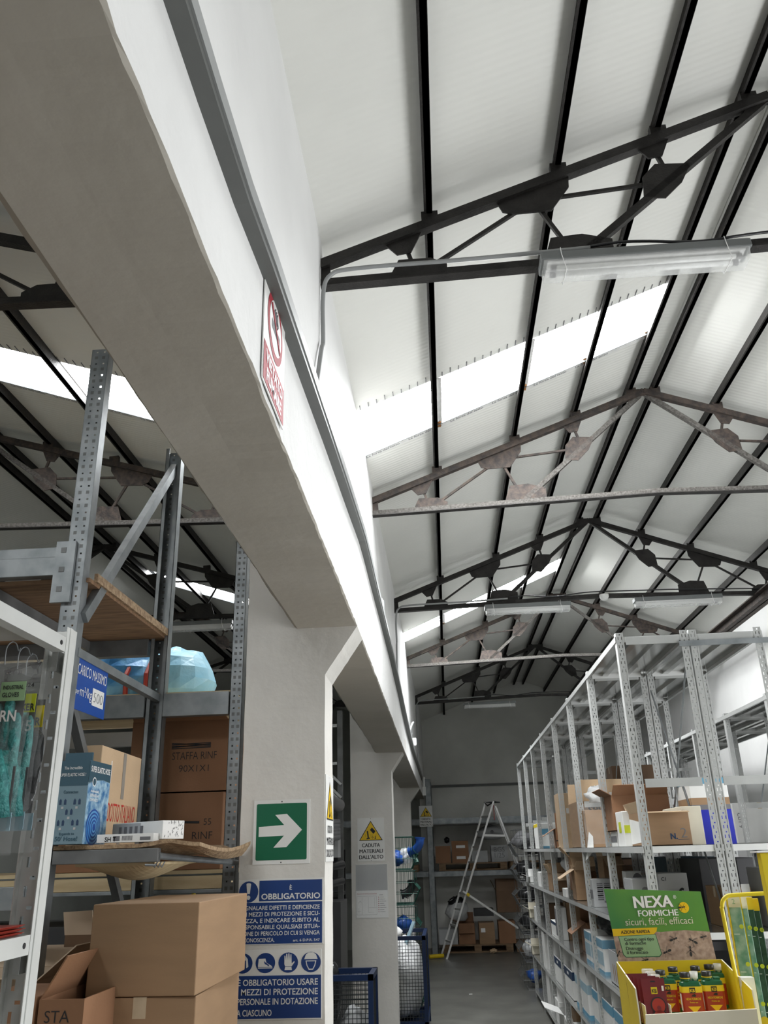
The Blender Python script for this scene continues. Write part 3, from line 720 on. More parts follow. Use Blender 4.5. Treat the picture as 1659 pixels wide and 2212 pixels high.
lettering(r, [('12', -.05, .307, .017, None, 'L')], (0, -.1315, 0), EX, EZ, 'white_print')
for k, (a, t) in enumerate((((1310, 1347, 1655), 'brown carton high up behind the posts, left one of two'), ((1386, 1420, 1652), 'brown carton high up behind the posts, right one of two'))):
    p = PY(a[0], a[2], 6.95 if k == 0 else 6.6); q = PY(a[1], a[2], 6.95 if k == 0 else 6.6)
    carton(t, max((p.x+q.x)/2, 1.30+(q.x-p.x)/2+.02), p.y+.12, q.x-p.x, .24, p.z-LEV[4], LEV[4], 'kraft_dark', group='cartons on the rear rack')
# big pale carton on the rack by the right wall
p = PY(1584, 1740, 7.75); q = PY(1660, 1737, 7.75)
r = carton('large pale grey carton on the rack near the right wall', p.x+.23, 7.98, .46, .4, p.z-LEV[4]+.02, LEV[4], 'card_white', group='pale cartons by the right wall', tape='y')
lettering(r, [('CUT 9', 0, 0, .03, None, 'L')], (-.20, -.201, .24), -EZ, EX, 'ink_grey')
r = carton('second large pale grey carton, beside the first near the right wall', p.x+.66, 7.7, .36, .4, p.z-LEV[4]-.02, LEV[4], 'card_grey', group='pale cartons by the right wall', tape='y')
# level below
GB = 'cartons on the middle rack shelf'
r, w, d, h = rb('tiny white open carton at the far end of the middle shelf', 1143, 1147, 1916, 1905, 3, .13, 'card_white', group=GB, open_={'-': 70, 'b': 20}, flap=.09)
r, w, d, h = rb('white perforated carton between posts on the middle shelf', 1164, 1170, 1920, 1885, 3, .14, 'card_white', group=GB, tape=None)
flat(r, 'cut_hole', [circle(-.03, .035+.04*k, .010, 8) for k in range(5)], (0, -d/2, 0), EX, EZ, 'ink', .001)
r, w, d, h = rb('open brown carton holding a clear plastic bag, middle shelf', 1187, 1196, 1931, 1888, 3, .25, 'kraft', group=GB, open_={'-': 25, 'f': 130, 'b': 10}, flap=.09)
o = MB().blob((0, 0, .05), .09, .08, .07, 4, .2).build('plastic_bag', 'film_milky', loc=(1.08, 8.05, LEV[3]+.185), smooth=True); tag(o, 'clear plastic bag sticking out of the open brown carton', 'bag')
r, w, d, h = rb('white carton with a barcode label jutting out over the shelf edge', 1217, 1224, 1944, 1921, 3, .2, 'card_white', X0=.935, group=GB, tape=None)
sticker(r, w, d, -.06, .04, h*.35, h*.75, 'ink_grey', 'barcode'); zz = LEV[3]+h
r = carton('brown carton stacked on the white barcode carton, lower of two', 1.05, 7.32, .2, .22, .13, zz, 'kraft_red', group=GB, tape=None)
r = carton('brown carton topmost of the small stack on the middle shelf', 1.05, 7.32, .19, .22, .11, zz+.13, 'kraft', group=GB, open_={'f': 135, '-': 40}, flap=.10)
r, w, d, h = rb('tall open brown carton with bent flaps, left one of the pair', 1240, 1248, 1953, 1880, 3, .12, 'kraft', group=GB, open_={'f': 60, '-': 120, 'b': 5}, flap=.13)
r = carton('tall open brown carton with bent flaps, right one of the pair', 1.145, 6.55, .13, .25, .31, LEV[3], 'kraft', group=GB, open_={'f': 118, '-': 10, '+': 8}, flap=.12)
r, w, d, h = rb('grey white carton covered in printed columns on the middle shelf', 1274, 1285, 1964, 1901, 3, .18, 'card_grey', group=GB, tape='x')
mb = MB()
for cx in (-.06, -.012, .036):
    for k in range(4):
        for j in range(3): mb.box(cx, cx+.038, -d/2-.0012, -d/2-.0004, h*(.86-.14*k)-.012*j-.007, h*(.86-.14*k)-.012*j)
mb.box(-.02, .02, -d/2-.0012, -d/2-.0004, h*.16, h*.23); mb.build('printed_text', 'ink_grey', r)
stripe(r, w, d, h*.3, h*.62, 'ink_grey', 'l', 'printed_mark')
r = carton('dark carton behind the printed grey carton', 1.16, 5.75, .2, .3, .13, LEV[3], 'kraft_dark', group=GB)
r = carton('small white carton standing on the dark carton', 1.12, 5.68, .095, .12, .10, LEV[3]+.13, 'card_white', group=GB, tape=None)
flat(r, 'printed_mark', [circle(.02, .05, .03, 14, ry=.04)], (0, -.06, 0), EX, EZ, 'ink_grey', .001)
r = carton('white carton printed C1 on the middle shelf of the nearest bay', 1.165, 4.98, .15, .26, .235, LEV[3], 'card_grey', group=GB, tape=None)
lettering(r, [('C1', -.06, .20, .017, None, 'L')], (0, -.13, 0), EX, EZ, 'ink'); mb = MB()
mb.tube([(.04+.02*math.cos(t), -.131, .10+.06*math.sin(t)) for t in [1.2+.35*i for i in range(9)]], .006, 6); mb.build('printed_curve', 'ink', r)
r = carton('grey carton with two lids left of the C1 carton', 1.035, 5.05, .13, .22, .21, LEV[3], 'card_grey', group=GB, tape=None)
flat(r, 'printed_mark', [circle(-.03, .06, .025, 12), circle(.03, .07, .02, 12), circle(0, .15, .02, 12)], (0, -.11, 0), EX, EZ, 'ink_grey', .001)
r = carton('flat white and brown carton lying near the rack front, behind the green poster', 1.045, 4.62, .13, .24, .05, LEV[3]+.0, 'kraft_light', group=GB, tape=None)
stripe(r, .13, .24, .01, .05, 'card_white', 'l', 'printed_side')
r = thing('spray_bottle', 'white trigger spray bottle beside the flat carton', 'bottle', (1.105, 4.5, LEV[3]))
MB().lathe([(.02, 0), (.024, .01), (.024, .07), (.01, .10), (.01, .115)], n=14).build('body', 'sign_white', r, smooth=True)
MB().box(-.035, .012, -.008, .008, .115, .135).bar((-.02, 0, .115), (-.032, 0, .08), .008, .005).build('trigger', 'sign_white', r)
r = carton('big black carton on the rear rack behind the C1 carton', 1.42, 5.15, .19, .5, .30, LEV[3], 'card_black', group=GB, tape=None)
r = carton('second black carton, right of the big black one', 1.515+.05, 5.15, .09, .5, .30, LEV[3], 'card_black', group=GB, tape=None)
lettering(r, [('MUES', -.03, .05, .018, None, 'L')], (0, -.25, 0), EX, EZ, 'ink_grey')
r = carton('plain grey carton at the right end of the rear rack', 1.56, 4.52, .14, .3, .26, LEV[3], 'card_grey', group=GB, tape=None)
# level C
GC = 'goods on the low rack shelf'
r, w, d, h = rb('narrow white carton at the far end of the third shelf', 1156, 1160, 1998, 1962, 2, .05, 'card_white', group=GC, tape=None)
r = carton('brown carton behind the narrow white carton on the third shelf', 1.12, 9.8, .2, .2, .22, LEV[2], 'kraft_dark', group=GC)
r, w, d, h = rb('white archive carton with a dark lid on the third shelf', 1193, 1203, 2024, 1995, 2, .16, 'card_white', group=GC, tape=None)
stripe(r, w, d, h*.78, h*.98, 'navy', 'fl', 'dark_lid'); z = LEV[2]+h
r = carton('brown carton behind the archive carton', 1.13, 8.45, .2, .2, .30, LEV[2], 'kraft', group=GC)
r, w, d, h = rb('tall white carton with a printed edge, open brown flap in front', 1205, 1213, 2042, 1965, 2, .07, 'card_white', group=GC, tape=None)
stripe(r, w, d, .02, h-.02, 'ink_grey', 'l', 'printed_edge')
r = carton('open brown carton with its flap hanging over the shelf edge', 1.10, 7.35, .15, .3, .22, LEV[2], 'kraft_red', group=GC, open_={'f': 110, '-': 125, 'b': 0}, flap=.14)
r = carton('small blue and white pack between the flap and the post', 1.07, 6.95, .10, .12, .12, LEV[2], 'blue_pale', group=GC, tape=None)
for k in range(3):
    yy = 6.72-.26*k
    r = carton('pale blue and white wrapped pack on the third shelf, %s of three' % ('farthest', 'middle', 'nearest')[k], 1.03, yy, .15, .24, .205, LEV[2], 'card_white', group=GC, tape=None)
    stripe(r, .15, .24, .15, .20, 'blue_print', 'fl'); stripe(r, .15, .24, .0, .02, 'blue_print', 'fl', 'printed_base')
    stripe(r, .15, .24, .05, .13, 'blue_pale', 'l', 'printed_panel')
    MB().box(-.08, .08, -.125, .125, .0, .21).build('clear_wrap', 'film', r)
o = MB().blob((0, 0, .06), .11, .13, .085, 8, .2).build('black_bag', 'sack_black', loc=(1.08, 6.3, LEV[2]+.235), smooth=True); tag(o, 'shiny black plastic bag on top of the pale blue packs', 'bag')
r = carton('teal carton with a pale circle behind the grey tray', 1.12, 5.72, .22, .2, .22, LEV[2], 'teal_mid', group=GC, tape=None)
flat(r, 'printed_mark', [circle(0, .11, .07, 20)], (0, -.1, 0), EX, EZ, 'blue_pale', .001); flat(r, 'printed_number', [circle(0, .11, .03, 14, ry=.045)], (0, -.1, 0), EX, EZ, 'teal_dark', .0016)
r = carton('grey open tray carton at the shelf edge near the yellow display', 1.03, 5.55, .17, .52, .17, LEV[2], 'card_grey', group=GC, open_={'-': 3}, flap=.01)
mb = MB()
for k in range(7): mb.box(-.0862, -.0854, -.22+.06*k, -.205+.06*k, .02, .11)
mb.build('printed_bars', 'kraft', r)
o = MB().blob((0, 0, .05), .06, .08, .06, 14, .25).build('plastic_bag', 'film', loc=(1.06, 5.36, LEV[2]+.20), smooth=True); tag(o, 'clear plastic bag lying in the grey tray carton', 'bag')
r = carton('brown carton with a pinned sheet behind the near rack posts', 1.368, 4.62, .13, .3, PY(1545, 1917, 4.48).z-LEV[3], LEV[3], 'kraft', group=GC)
sticker(r, .13, .3, .02, .06, .06, .19); stripe(r, .13, .3, .0, .03, 'ink', 'f', 'dark_band')
# level D
GD = 'goods on the second lowest rack shelf'
for k in range(3):
    a = PX(1168+9*k, 2100, .95)
    r = carton('tall white document box on the lower shelf, %s of three' % ('left', 'middle', 'right')[k], .99+.02*k, 9.9-.32*k, .09, .26, .335, LEV[1], 'card_white', group=GD, tape=None)
    stripe(r, .09, .26, .325, .335, 'ink_grey', 'f', 'printed_top')
for k in range(2):
    r = carton('white archive box with navy band and open brown flaps, %s of two' % ('farther', 'nearer')[k], 1.035, 8.75-.72*k, .17, .5, .21, LEV[1], 'card_white', group=GD, open_={'b': 8, '+': 0, 'f': -20}, flap=.16)
    stripe(r, .17, .5, .145, .205, 'navy', 'fl')
    MB().box(-.0866, -.0856, -.05, .05, .165, .185).box(-.03, .03, -.2516, -.2506, .165, .185).build('hand_hole', 'white_print', r)
    carton('brown carton pushed in behind the %s archive box' % ('farther', 'nearer')[k], 1.20, 8.75-.72*k, .12, .3, .30, LEV[1], 'kraft_red', group=GD, open_={'f': 0, '-': 2}, flap=.05)
for k in range(2):
    r = carton('white and blue detergent style carton, %s of two on the lower shelf' % ('farther', 'nearer')[k], 1.04, 7.45-.34*k, .18, .3, .25+.02*k, LEV[1], 'card_white', group=GD, open_={'-': 4, 'f': -3, 'b': 6}, flap=.10)
    stripe(r, .18, .3, .16, .22, 'blue_pale', 'fl'); stripe(r, .18, .3, .0, .03, 'blue_print', 'fl', 'printed_base')
for k in range(3):
    r = carton('blue and white carton with an open lid near the display, %s in its row' % ('first', 'second', 'third')[k], 1.04, 6.55-.42*k, .18, .36, .24, LEV[1], 'card_white', group=GD, open_={'+': 5, 'f': -12, 'b': 5}, flap=.13)
    stripe(r, .18, .36, .18, .235, 'blue_print', 'fl'); stripe(r, .18, .36, .03, .06, 'blue_pale', 'fl', 'printed_base')
r = carton('wide grey blue carton with a pale arc, low in the rack behind the yellow display', 1.1, 5.2, .28, .4, .30, LEV[1], 'card_grey', group=GD, tape=None)
mb = MB()
for k in range(12):
    a0, a1 = .2+.16*k, .2+.16*(k+1)
    mb.poly([(.13*math.cos(a0), .13*math.sin(a0)), (.10*math.cos(a0), .10*math.sin(a0)), (.10*math.cos(a1), .10*math.sin(a1)), (.13*math.cos(a1), .13*math.sin(a1))][::-1], (.02, -.2, .06), EX, EZ, .001)
mb.build('printed_arc', 'blue_print', r)
# floor level
GE = 'goods on the lowest rack shelf'
r = carton('tall white carton on the lowest shelf at the far end', 1.02, 9.85, .14, .3, .33, LEV[0], 'card_white', group=GE, tape='y')
r = carton('shorter white carton beside the tall white one, lowest shelf', .98, 9.2, .06, .5, .2, LEV[0], 'card_white', group=GE, tape=None)
r = carton('white carton with wide torn flaps spilling over the lowest shelf', 1.03, 8.75, .18, .4, .16, LEV[0], 'card_white', group=GE, open_={'-': 70, 'f': 105, 'b': 20}, flap=.17)
r = carton('open brown carton behind the torn white flaps', 1.09, 8.35, .17, .3, .24, LEV[0], 'kraft', group=GE, open_={'b': 0, '+': 0}, flap=.08)
for k in range(3):
    r = carton('white carton on the lowest shelf in front of the brown one, %s' % ('farthest', 'middle', 'nearest')[k], 1.04, 7.8-.5*k, .18, .4, .2+.02*k, LEV[0], 'card_white', group=GE, tape='y' if k else None)

# near-black cartons added in the rear rack; its shade is put into their colours
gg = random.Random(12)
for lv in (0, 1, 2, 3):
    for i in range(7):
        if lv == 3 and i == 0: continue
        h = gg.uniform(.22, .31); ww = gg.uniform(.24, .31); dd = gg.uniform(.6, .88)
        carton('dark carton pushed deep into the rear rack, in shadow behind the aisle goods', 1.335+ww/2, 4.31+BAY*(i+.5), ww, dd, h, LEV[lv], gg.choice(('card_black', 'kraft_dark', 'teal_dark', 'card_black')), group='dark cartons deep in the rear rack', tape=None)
# ------------------------------------------------------------------ safety signs
def plate(label, O, u, v, w, h, cat='sign', mt='sign_white', t=.003, name='safety_sign', holes=True):
    """rigid plate with its lower left corner at O; children use local coordinates of the root at O"""
    r = thing(name, label, cat, O); u = V(u); v = V(v); n = u.cross(v)
    MB().prism([(0, 0), (w, 0), (w, h), (0, h)], (0, 0, 0), u, v, t, c=-t).build('plate', mt, r, bevel=.001)
    if holes:
        mb = MB()
        for x, y in ((w/2, h-.007), (w/2, .007)): mb.poly(circle(x, y, .0028, 8), (0, 0, 0), u, v, .0012)
        mb.build('screw_head', 'ink', r)
    return r
yf = 3.6-.0035
# green arrow
O = (-.794, yf, 1.588); r = plate('green safety sign with a white arrow pointing right on the near pillar', O, EX, EZ, .235, .246)
flat(r, 'green_field', [rrect(.013, .222, .016, .232, .006)], (0,0,0), EX, EZ, 'sign_green', .001)
ar = [(275,507),(470,497),(400,418),(490,412),(608,537),(490,665),(390,667),(470,578),(275,583)]
flat(r, 'arrow', [[(.013+(x-255)/390*.209, .016+(760-y)/430*.216) for x, y in ar][::-1]], (0,0,0), EX, EZ, 'sign_white', .0018)
# first obligation sign
def S1(x, y, y0=1380): return ((x-100)/650*.352, (y0-y)/490*.236)
r = plate('blue and white obligation sign with an exclamation mark, upper one on the near pillar', (-.8465, yf, 1.299), EX, EZ, .342, .236, holes=False)
k = .342/650; kz = .236/490
X1 = lambda x: (x-100)*k
Z1 = lambda y: (1380-y)*kz
flat(r, 'blue_panel', [[(X1(262), Z1(1058)), (X1(742), Z1(1058)), (X1(742), Z1(902)), (X1(262), Z1(902))], [(X1(106), Z1(1372)), (X1(742), Z1(1372)), (X1(742), Z1(1068)), (X1(106), Z1(1068))]], (0,0,0), EX, EZ, 'sign_blue', .001)
flat(r, 'blue_disc', [circle(X1(180), Z1(985), 74*k)], (0,0,0), EX, EZ, 'sign_blue', .001)
flat(r, 'exclamation_mark', [[(X1(170), Z1(1000)), (X1(190), Z1(1000)), (X1(198), Z1(925)), (X1(190), Z1(918)), (X1(170), Z1(918)), (X1(162), Z1(925))], circle(X1(180), Z1(1028), 15*k, 14)], (0,0,0), EX, EZ, 'sign_white', .0018)
lettering(r, [('È', X1(503), Z1(975), 30*kz, None, 'C'), ('OBBLIGATORIO', X1(503), Z1(1044), 42*kz, 448*k, 'C')], (0,0,0), EX, EZ, 'sign_white', bold=.02, off=.002)
L1 = ['SEGNALARE DIFETTI E DEFICIENZE', 'DEI MEZZI DI PROTEZIONE E SICU-', 'REZZA, E INDICARE SUBITO AL', 'RESPONSABILE QUALSIASI SITUA-', 'ZIONE DI PERICOLO DI CUI SI VENGA']
lettering(r, [(s, X1(725), Z1(1122+47.2*i), 30*kz, 606*k, 'R') for i, s in enumerate(L1)]+[('A CONOSCENZA.', X1(118), Z1(1358), 30*kz, 268*k, 'L'), ('art. 6 D.P.R. 547', X1(725), Z1(1358), 18*kz, 200*k, 'R')],
          (0,0,0), EX, EZ, 'sign_white', bold=.012, off=.002)
# second obligation sign
r = plate('blue and white sign with boot, glove and helmet symbols, lower one on the near pillar', (-.8465, yf, 1.046), EX, EZ, .336, .236, holes=False)
Z2 = lambda y: (1932-y)*.236/530
kz = .236/530
flat(r, 'blue_panel', [[(X1(106), Z2(1922)), (X1(735), Z2(1922)), (X1(735), Z2(1600)), (X1(106), Z2(1600))]], (0,0,0), EX, EZ, 'sign_blue', .001)
for cx in (153, 322, 492, 660): flat(r, 'blue_disc', [circle(X1(cx), Z2(1503), 73*k, 28, ry=78*kz)], (0,0,0), EX, EZ, 'sign_blue', .001)
pl = lambda pts: [(X1(x), Z2(y)) for x, y in pts]
boot = [(272,1470),(322,1468),(330,1500),(372,1528),(376,1545),(268,1545),(268,1520)]
glove = [(465,1560),(520,1560),(516,1535),(540,1500),(536,1492),(518,1510),(515,1440),(508,1440),(505,1490),(500,1432),(492,1432),(490,1490),(484,1435),(476,1435),(476,1490),(470,1450),(463,1450),(463,1515),(470,1535)]
helm = [(610,1480),(622,1445),(642,1428),(678,1428),(698,1445),(710,1480)]
face = [(620,1490),(700,1490),(692,1530),(676,1562),(644,1562),(628,1530)]
ear = [(120,1470),(140,1440),(168,1440),(190,1470),(196,1530),(180,1540),(176,1480),(130,1480),(126,1540),(112,1530)]
flat(r, 'white_symbol', [pl(q)[::-1] for q in (boot, ear)]+[pl(glove)[::1], pl(helm)[::-1], pl(face)[::-1]], (0,0,0), EX, EZ, 'sign_white', .0018)
flat(r, 'symbol_line', [pl([(628,1497),(692,1497),(685,1528),(672,1553),(648,1553),(635,1528)])[::-1], pl([(268,1534),(376,1534),(376,1537),(268,1537)])[::-1], pl([(468,1532),(518,1532),(518,1536),(468,1536)])[::-1]]+
     [pl([(312+9*i,1492+7*i),(318+9*i,1490+7*i),(326+9*i,1512+5*i),(320+9*i,1514+5*i)])[::-1] for i in range(4)], (0,0,0), EX, EZ, 'sign_blue', .0024)
L2 = ['È OBBLIGATORIO USARE', 'I MEZZI DI PROTEZIONE', 'PERSONALE IN DOTAZIONE']
lettering(r, [(s, X1(712), Z2(1674+72*i), 46*kz, 592*k, 'R') for i, s in enumerate(L2)]+[('A CIASCUNO', X1(120), Z2(1902), 46*kz, 256*k, 'L')], (0,0,0), EX, EZ, 'sign_white', bold=.014, off=.002)
# falling materials warnings
def caduta(label, O, u, v, w, h):
    r = plate(label, O, u, v, w, h)
    tri = lambda s, o: [(w*.5-w*.44*s, h*.475+o), (w*.5+w*.44*s, h*.475+o), (w*.5, h*.475+o+h*.46*s)]
    flat(r, 'triangle_border', [tri(1, 0)], (0,0,0), u, v, 'ink', .001)
    flat(r, 'yellow_triangle', [tri(.90, h*.016)], (0,0,0), u, v, 'sign_yellow', .0016)
    S_ = lambda pts: [(w*x, h*y) for x, y in pts]
    flat(r, 'falling_symbol', [S_([(.53,.70),(.66,.63),(.60,.565),(.47,.635)])[::-1] if False else S_([(.47,.72),(.55,.775),(.68,.685),(.60,.625)])[::-1],
         S_([(.35,.695),(.40,.70),(.43,.54),(.38,.535)])[::-1], S_([(.34,.535),(.47,.545),(.47,.515),(.34,.50)])[::-1], S_([(.655,.58),(.675,.58),(.68,.53),(.70,.51),(.63,.51),(.65,.53)])[::-1], circle(w*.565, h*.545, w*.032, 12)]+
         [S_([(x, .56), (x+.006, .56), (x+.006, .62), (x, .62)]) for x in (.30, .50, .565, .69)], (0,0,0), u, v, 'ink', .0022)
    flat(r, 'symbol_hole', [circle(w*.565, h*.545, w*.017, 10)], (0,0,0), u, v, 'sign_yellow', .0028)
    lettering(r, [('CADUTA', w/2, h*.325, h*.085, w*.66, 'C'), ('MATERIALI', w/2, h*.19, h*.085, w*.86, 'C'), ("DALL'ALTO", w/2, h*.055, h*.085, w*.89, 'C')], (0,0,0), u, v, 'ink', bold=.0, fat=.035)
    return r
caduta('yellow falling-materials sign seen edge-on, wrapped on the side of the near pillar', (-.495, 3.612, 1.592), EY, EZ, .232, .34)
caduta('yellow triangle falling-materials sign on the second pillar', (-.882, 8.7-.0035, 1.547), EX, EZ, .263, .394)
caduta('small far yellow falling-materials sign hanging near the back pallet rack', (-.49, 15.92, 2.03), EX, EZ, .24, .355)
# evacuation plan in a sleeve
r = plate('grey evacuation plan in a plastic sleeve under the warning sign on the second pillar', (-.906, 8.7-.003, 1.05), EX, EZ, .31, .472, cat='notice', mt='sign_white', name='notice_board', holes=False)
flat(r, 'backing_paper', [[(.004, .24), (.306, .24), (.306, .468), (.004, .468)]], (0,0,0), EX, EZ, 'card_grey', .001)
flat(r, 'plan_sheet', [[(.004, .006), (.306, .006), (.306, .238), (.004, .238)]], (0,0,0), EX, EZ, 'white_print', .001)
lettering(r, [('PIANO DI EVACUAZIONE', .012, .206, .009, .19, 'L')], (0,0,0), EX, EZ, 'sign_red', 'title', .01)
mb = MB(); ln = lambda a, b, w=.0013: mb.bar((a[0], -.0016, a[1]), (b[0], -.0016, b[1]), w, .0005, up=(0, 1, 0))
for a, b in (((.012,.19),(.20,.19)),((.20,.19),(.20,.03)),((.20,.03),(.012,.03)),((.012,.03),(.012,.19)),((.06,.185),(.06,.03)),((.02,.13),(.045,.15)),((.045,.15),(.055,.13)),((.12,.18),(.12,.05)),((.12,.09),(.195,.09)),((.18,.18),(.18,.10)),((.12,.05),(.17,.05)),((.02,.06),(.05,.06)),((.03,.09),(.03,.04))): ln(a, b)
mb.build('plan_drawing', 'ink_grey', r)
mb = MB()
for i in range(8):
    mb.box(.215, .222, -.0018, -.001, .176-.018*i, .183-.018*i)
mb.build('legend_mark', 'sign_red', r)
mb = MB()
for i in range(8): mb.box(.23, .27+.02*((i*7) % 3)/2, -.0018, -.001, .178-.018*i, .181-.018*i)
mb.box(.225, .262, -.0018, -.001, .197, .201); mb.build('legend_text', 'ink_grey', r)
MB().box(0, .31, -.006, -.005, 0, .472).build('clear_sleeve', 'film', r)
# no smoking sign on the beam
r = plate('no smoking sign fixed to the side of the long white beam', (-.348, 1.525, 2.577), EY, EZ, .245, .315, holes=False)
flat(r, 'prohibition_ring', [circle(.122, .205, .088, 32)], (0,0,0), EY, EZ, 'sign_red', .001)
flat(r, 'white_disc', [circle(.122, .205, .068, 32)], (0,0,0), EY, EZ, 'sign_white', .0016)
flat(r, 'cigarette', [[(.075, .185), (.17, .185), (.17, .208), (.075, .208)]], (0,0,0), EY, EZ, 'ink_grey', .0022)
mb = MB()
for j in range(3):
    p = [V((.0022, .11+.012*j+.008*math.sin(i*1.1), .212+.007*i)) for i in range(7)]
    mb.tube(p, .0022, 4)
mb.build('smoke', 'ink_grey', r)
MB().bar((.003, .07, .245), (.003, .174, .165), .0012, .012, up=(0, .6, .8)).build('prohibition_bar', 'sign_red', r)
flat(r, 'red_panel', [[(.006, .006), (.239, .006), (.239, .105), (.006, .105)]], (0,0,0), EY, EZ, 'sign_red', .001)
lettering(r, [('VIETATO', .122, .062, .030, .19, 'C'), ('FUMARE', .122, .018, .030, .17, 'C')], (0,0,0), EY, EZ, 'sign_white', bold=.02, off=.002)
# ------------------------------------------------------------------ pallet racking in the left bay
def upright_mesh(w, d, h, flip=False):
    """C-section upright: perforated web at y = 0, flanges towards +y (flip: towards -y)"""
    mb = MB(); s = -1 if flip else 1
    pz = .055; n = int(h/pz); xs = [0, .22*w, .22*w+.015, .22*w+.02, .66*w-.005, .66*w, .66*w+.015, w]
    cols = [0, .20*w, .20*w+.013, .62*w, .62*w+.013, w]
    fr = [0, .14, .40, .68, .80]
    zs = [pz*(k+f) for k in range(n) for f in fr]+[pz*n]
    vs = []; fs = []
    # big keyhole row and small square row alternate
    small = [0, .20*w+.005, .20*w+.012, .62*w+.005, .62*w+.012, w]
    for j in range(len(zs)-1):
        c = cols if j % 5 in (0, 1, 2) else small
        base = len(vs); 
        for z in (zs[j], zs[j+1]): vs += [(x, 0, z) for x in c]
        for i in range(5):
            if j % 5 == 3 and i in (1, 3): continue
            mi = 1 if j % 5 == 1 and i in (1, 3) else 0
            f = (base+i, base+i+1, base+6+i+1, base+6+i)
            fs.append((f if not flip else f[::-1], mi))
    mb.add(vs, [q[0] for q in fs]); mb.m = [q[1] for q in fs]
    H = pz*n
    for x0, x1 in ((0, .002), (w-.002, w)): mb.box(x0, x1, min(0, s*d), max(0, s*d), 0, H)
    for x0, x1 in ((0, .018), (w-.018, w)): mb.box(x0, x1, min(s*d, s*d-.002*s), max(s*d, s*d-.002*s), 0, H)
    return mb.mesh('upright', ['galv', 'galv_dark'])
UA = upright_mesh(.072, .05, 3.62); UB = upright_mesh(.08, .055, 3.62, True); UC = upright_mesh(.055, .06, 3.62)
PR = thing('pallet_rack', 'tall galvanised pallet rack left of the near pillar, with uprights, beams and a load sign', 'racking', (-1.30, 2.83, 0))
PL = lambda x, y, z: V((x+1.30, y-2.83, z))
link('upright', UA, PR, PL(-1.360, 2.83, 0)); link('upright', UB, PR, PL(-1.340, 3.80, 0)); link('upright', UC, PR, PL(-.951, 3.74, 0))
link('upright', UA, PR, PL(-2.75, 2.83, 0)); link('upright', UA, PR, PL(-2.75, 3.76, 0))
def rod(name, a, b, w, h, mt='galv', up=(1, 0, 0), prt=None): return MB().bar(PL(*a), PL(*b), w, h, up=up).build(name, mt, prt or PR)
rod('diagonal_brace', (-1.295, 3.76, 3.47), (-1.285, 2.86, 2.44), .042, .03)
rod('diagonal_brace', (-1.305, 2.86, 2.16), (-1.305, 3.76, 1.22), .03, .03, 'galv_dark')
rod('horizontal_brace', (-1.30, 2.86, 2.315), (-1.29, 3.78, 2.30), .032, .03)
rod('diagonal_brace', (-1.30, 3.74, 1.1), (-1.30, 2.88, .3), .03, .03, 'galv_dark')
def beam(x0, x1, y, z0, z1, mt='galv', d=.045, step=True):
    mb = MB(); s = z0+(z1-z0)*.62
    mb.box(x0+1.30, x1+1.30, y-2.83, y-2.83+d, z0, s if step else z1)
    if step: mb.box(x0+1.30, x1+1.30, y-2.83+.018, y-2.83+d, s, z1)
    return mb.build('beam', mt, PR, bevel=.002)
b = beam(-2.68, -1.352, 2.815, 2.595, 2.712)
p = MB().box(.0-.095, .0-.022, -.018, -.004, 2.49, 2.725); p.build('connector', 'galv', b)
mb = MB()
for k in range(3): mb.box(-.075, -.055, -.020, -.0175, 2.53+.075*k, 2.55+.075*k)
mb.build('connector_hook', 'galv_dark', b)
beam(-2.68, -1.352, 3.74, 2.50, 2.625, 'galv_dark'); beam(-2.68, -1.345, 3.735, 2.215, 2.318, 'galv', step=False)
b = beam(-1.258, -.955, 3.735, 2.215, 2.318, 'galv', step=False)
beam(-2.68, -.955, 4.76, 2.02, 2.12, 'galv_dark', step=False); beam(-2.68, -.955, 4.76, 2.22, 2.30, 'rack_grey', step=False)
beam(-2.68, -.96, 3.93, 1.495, 1.548, 'wood_pale', step=False); beam(-2.68, -.96, 3.925, 1.478, 1.494, 'galv', d=.05, step=False)
beam(-2.68, -1.36, 2.83, 1.48, 1.55, 'galv', step=False)
MB().box(-1.68+1.30, -1.63+1.30, .02, .92, 2.53, 2.575).build('board_support', 'galv_dark', PR)
b = beam(-1.285, -.935, 2.835, 1.612, 1.654, 'galv_dark', d=.03, step=False)
MB().tube([PL(-.937, 2.85, 1.63), PL(-.90, 3.3, 1.612), PL(-.882, 3.70, 1.598)], .011, 10).build('side_tube', 'galv', PR)
mb = MB()
for k in range(3): mb.tube([PL(-.955+.012*k, 2.842, 1.606), PL(-.95+.012*k, 2.858, 1.596), PL(-.945+.012*k, 2.868, 1.612)], .0022, 5)
mb.tube([PL(-.975, 2.838, 1.604), PL(-.94, 2.838, 1.602)], .004, 6); mb.build('wire_tie', 'galv', PR)
r = thing('load_sign', 'blue load limit sign reading CARICO MASSIMO and 500, on the side of the pallet rack', 'sign', (-1.288, 2.80, 2.118))
MB().box(-.0025, 0, 0, .352, 0, .20).build('plate', 'sign_blue_bright', r, bevel=.001)
lettering(r, [('CARICO MASSIMO', .342, .125, .037, .268, 'R'), ('per', .075, .055, .020, .030, 'L'), ('m²/kg', .218, .052, .036, .105, 'R')], (0, 0, 0), EY, EZ, 'sign_white', bold=-.004, off=.001)
flat(r, 'number_field', [[(.222, .035), (.33, .035), (.33, .098), (.222, .098)]], (0, 0, 0), EY, EZ, 'sign_white', .001)
lettering(r, [('500', .276, .048, .037, .085, 'C')], (0, 0, 0), EY, EZ, 'ink_grey', 'handwriting', bold=-.02, off=.002)
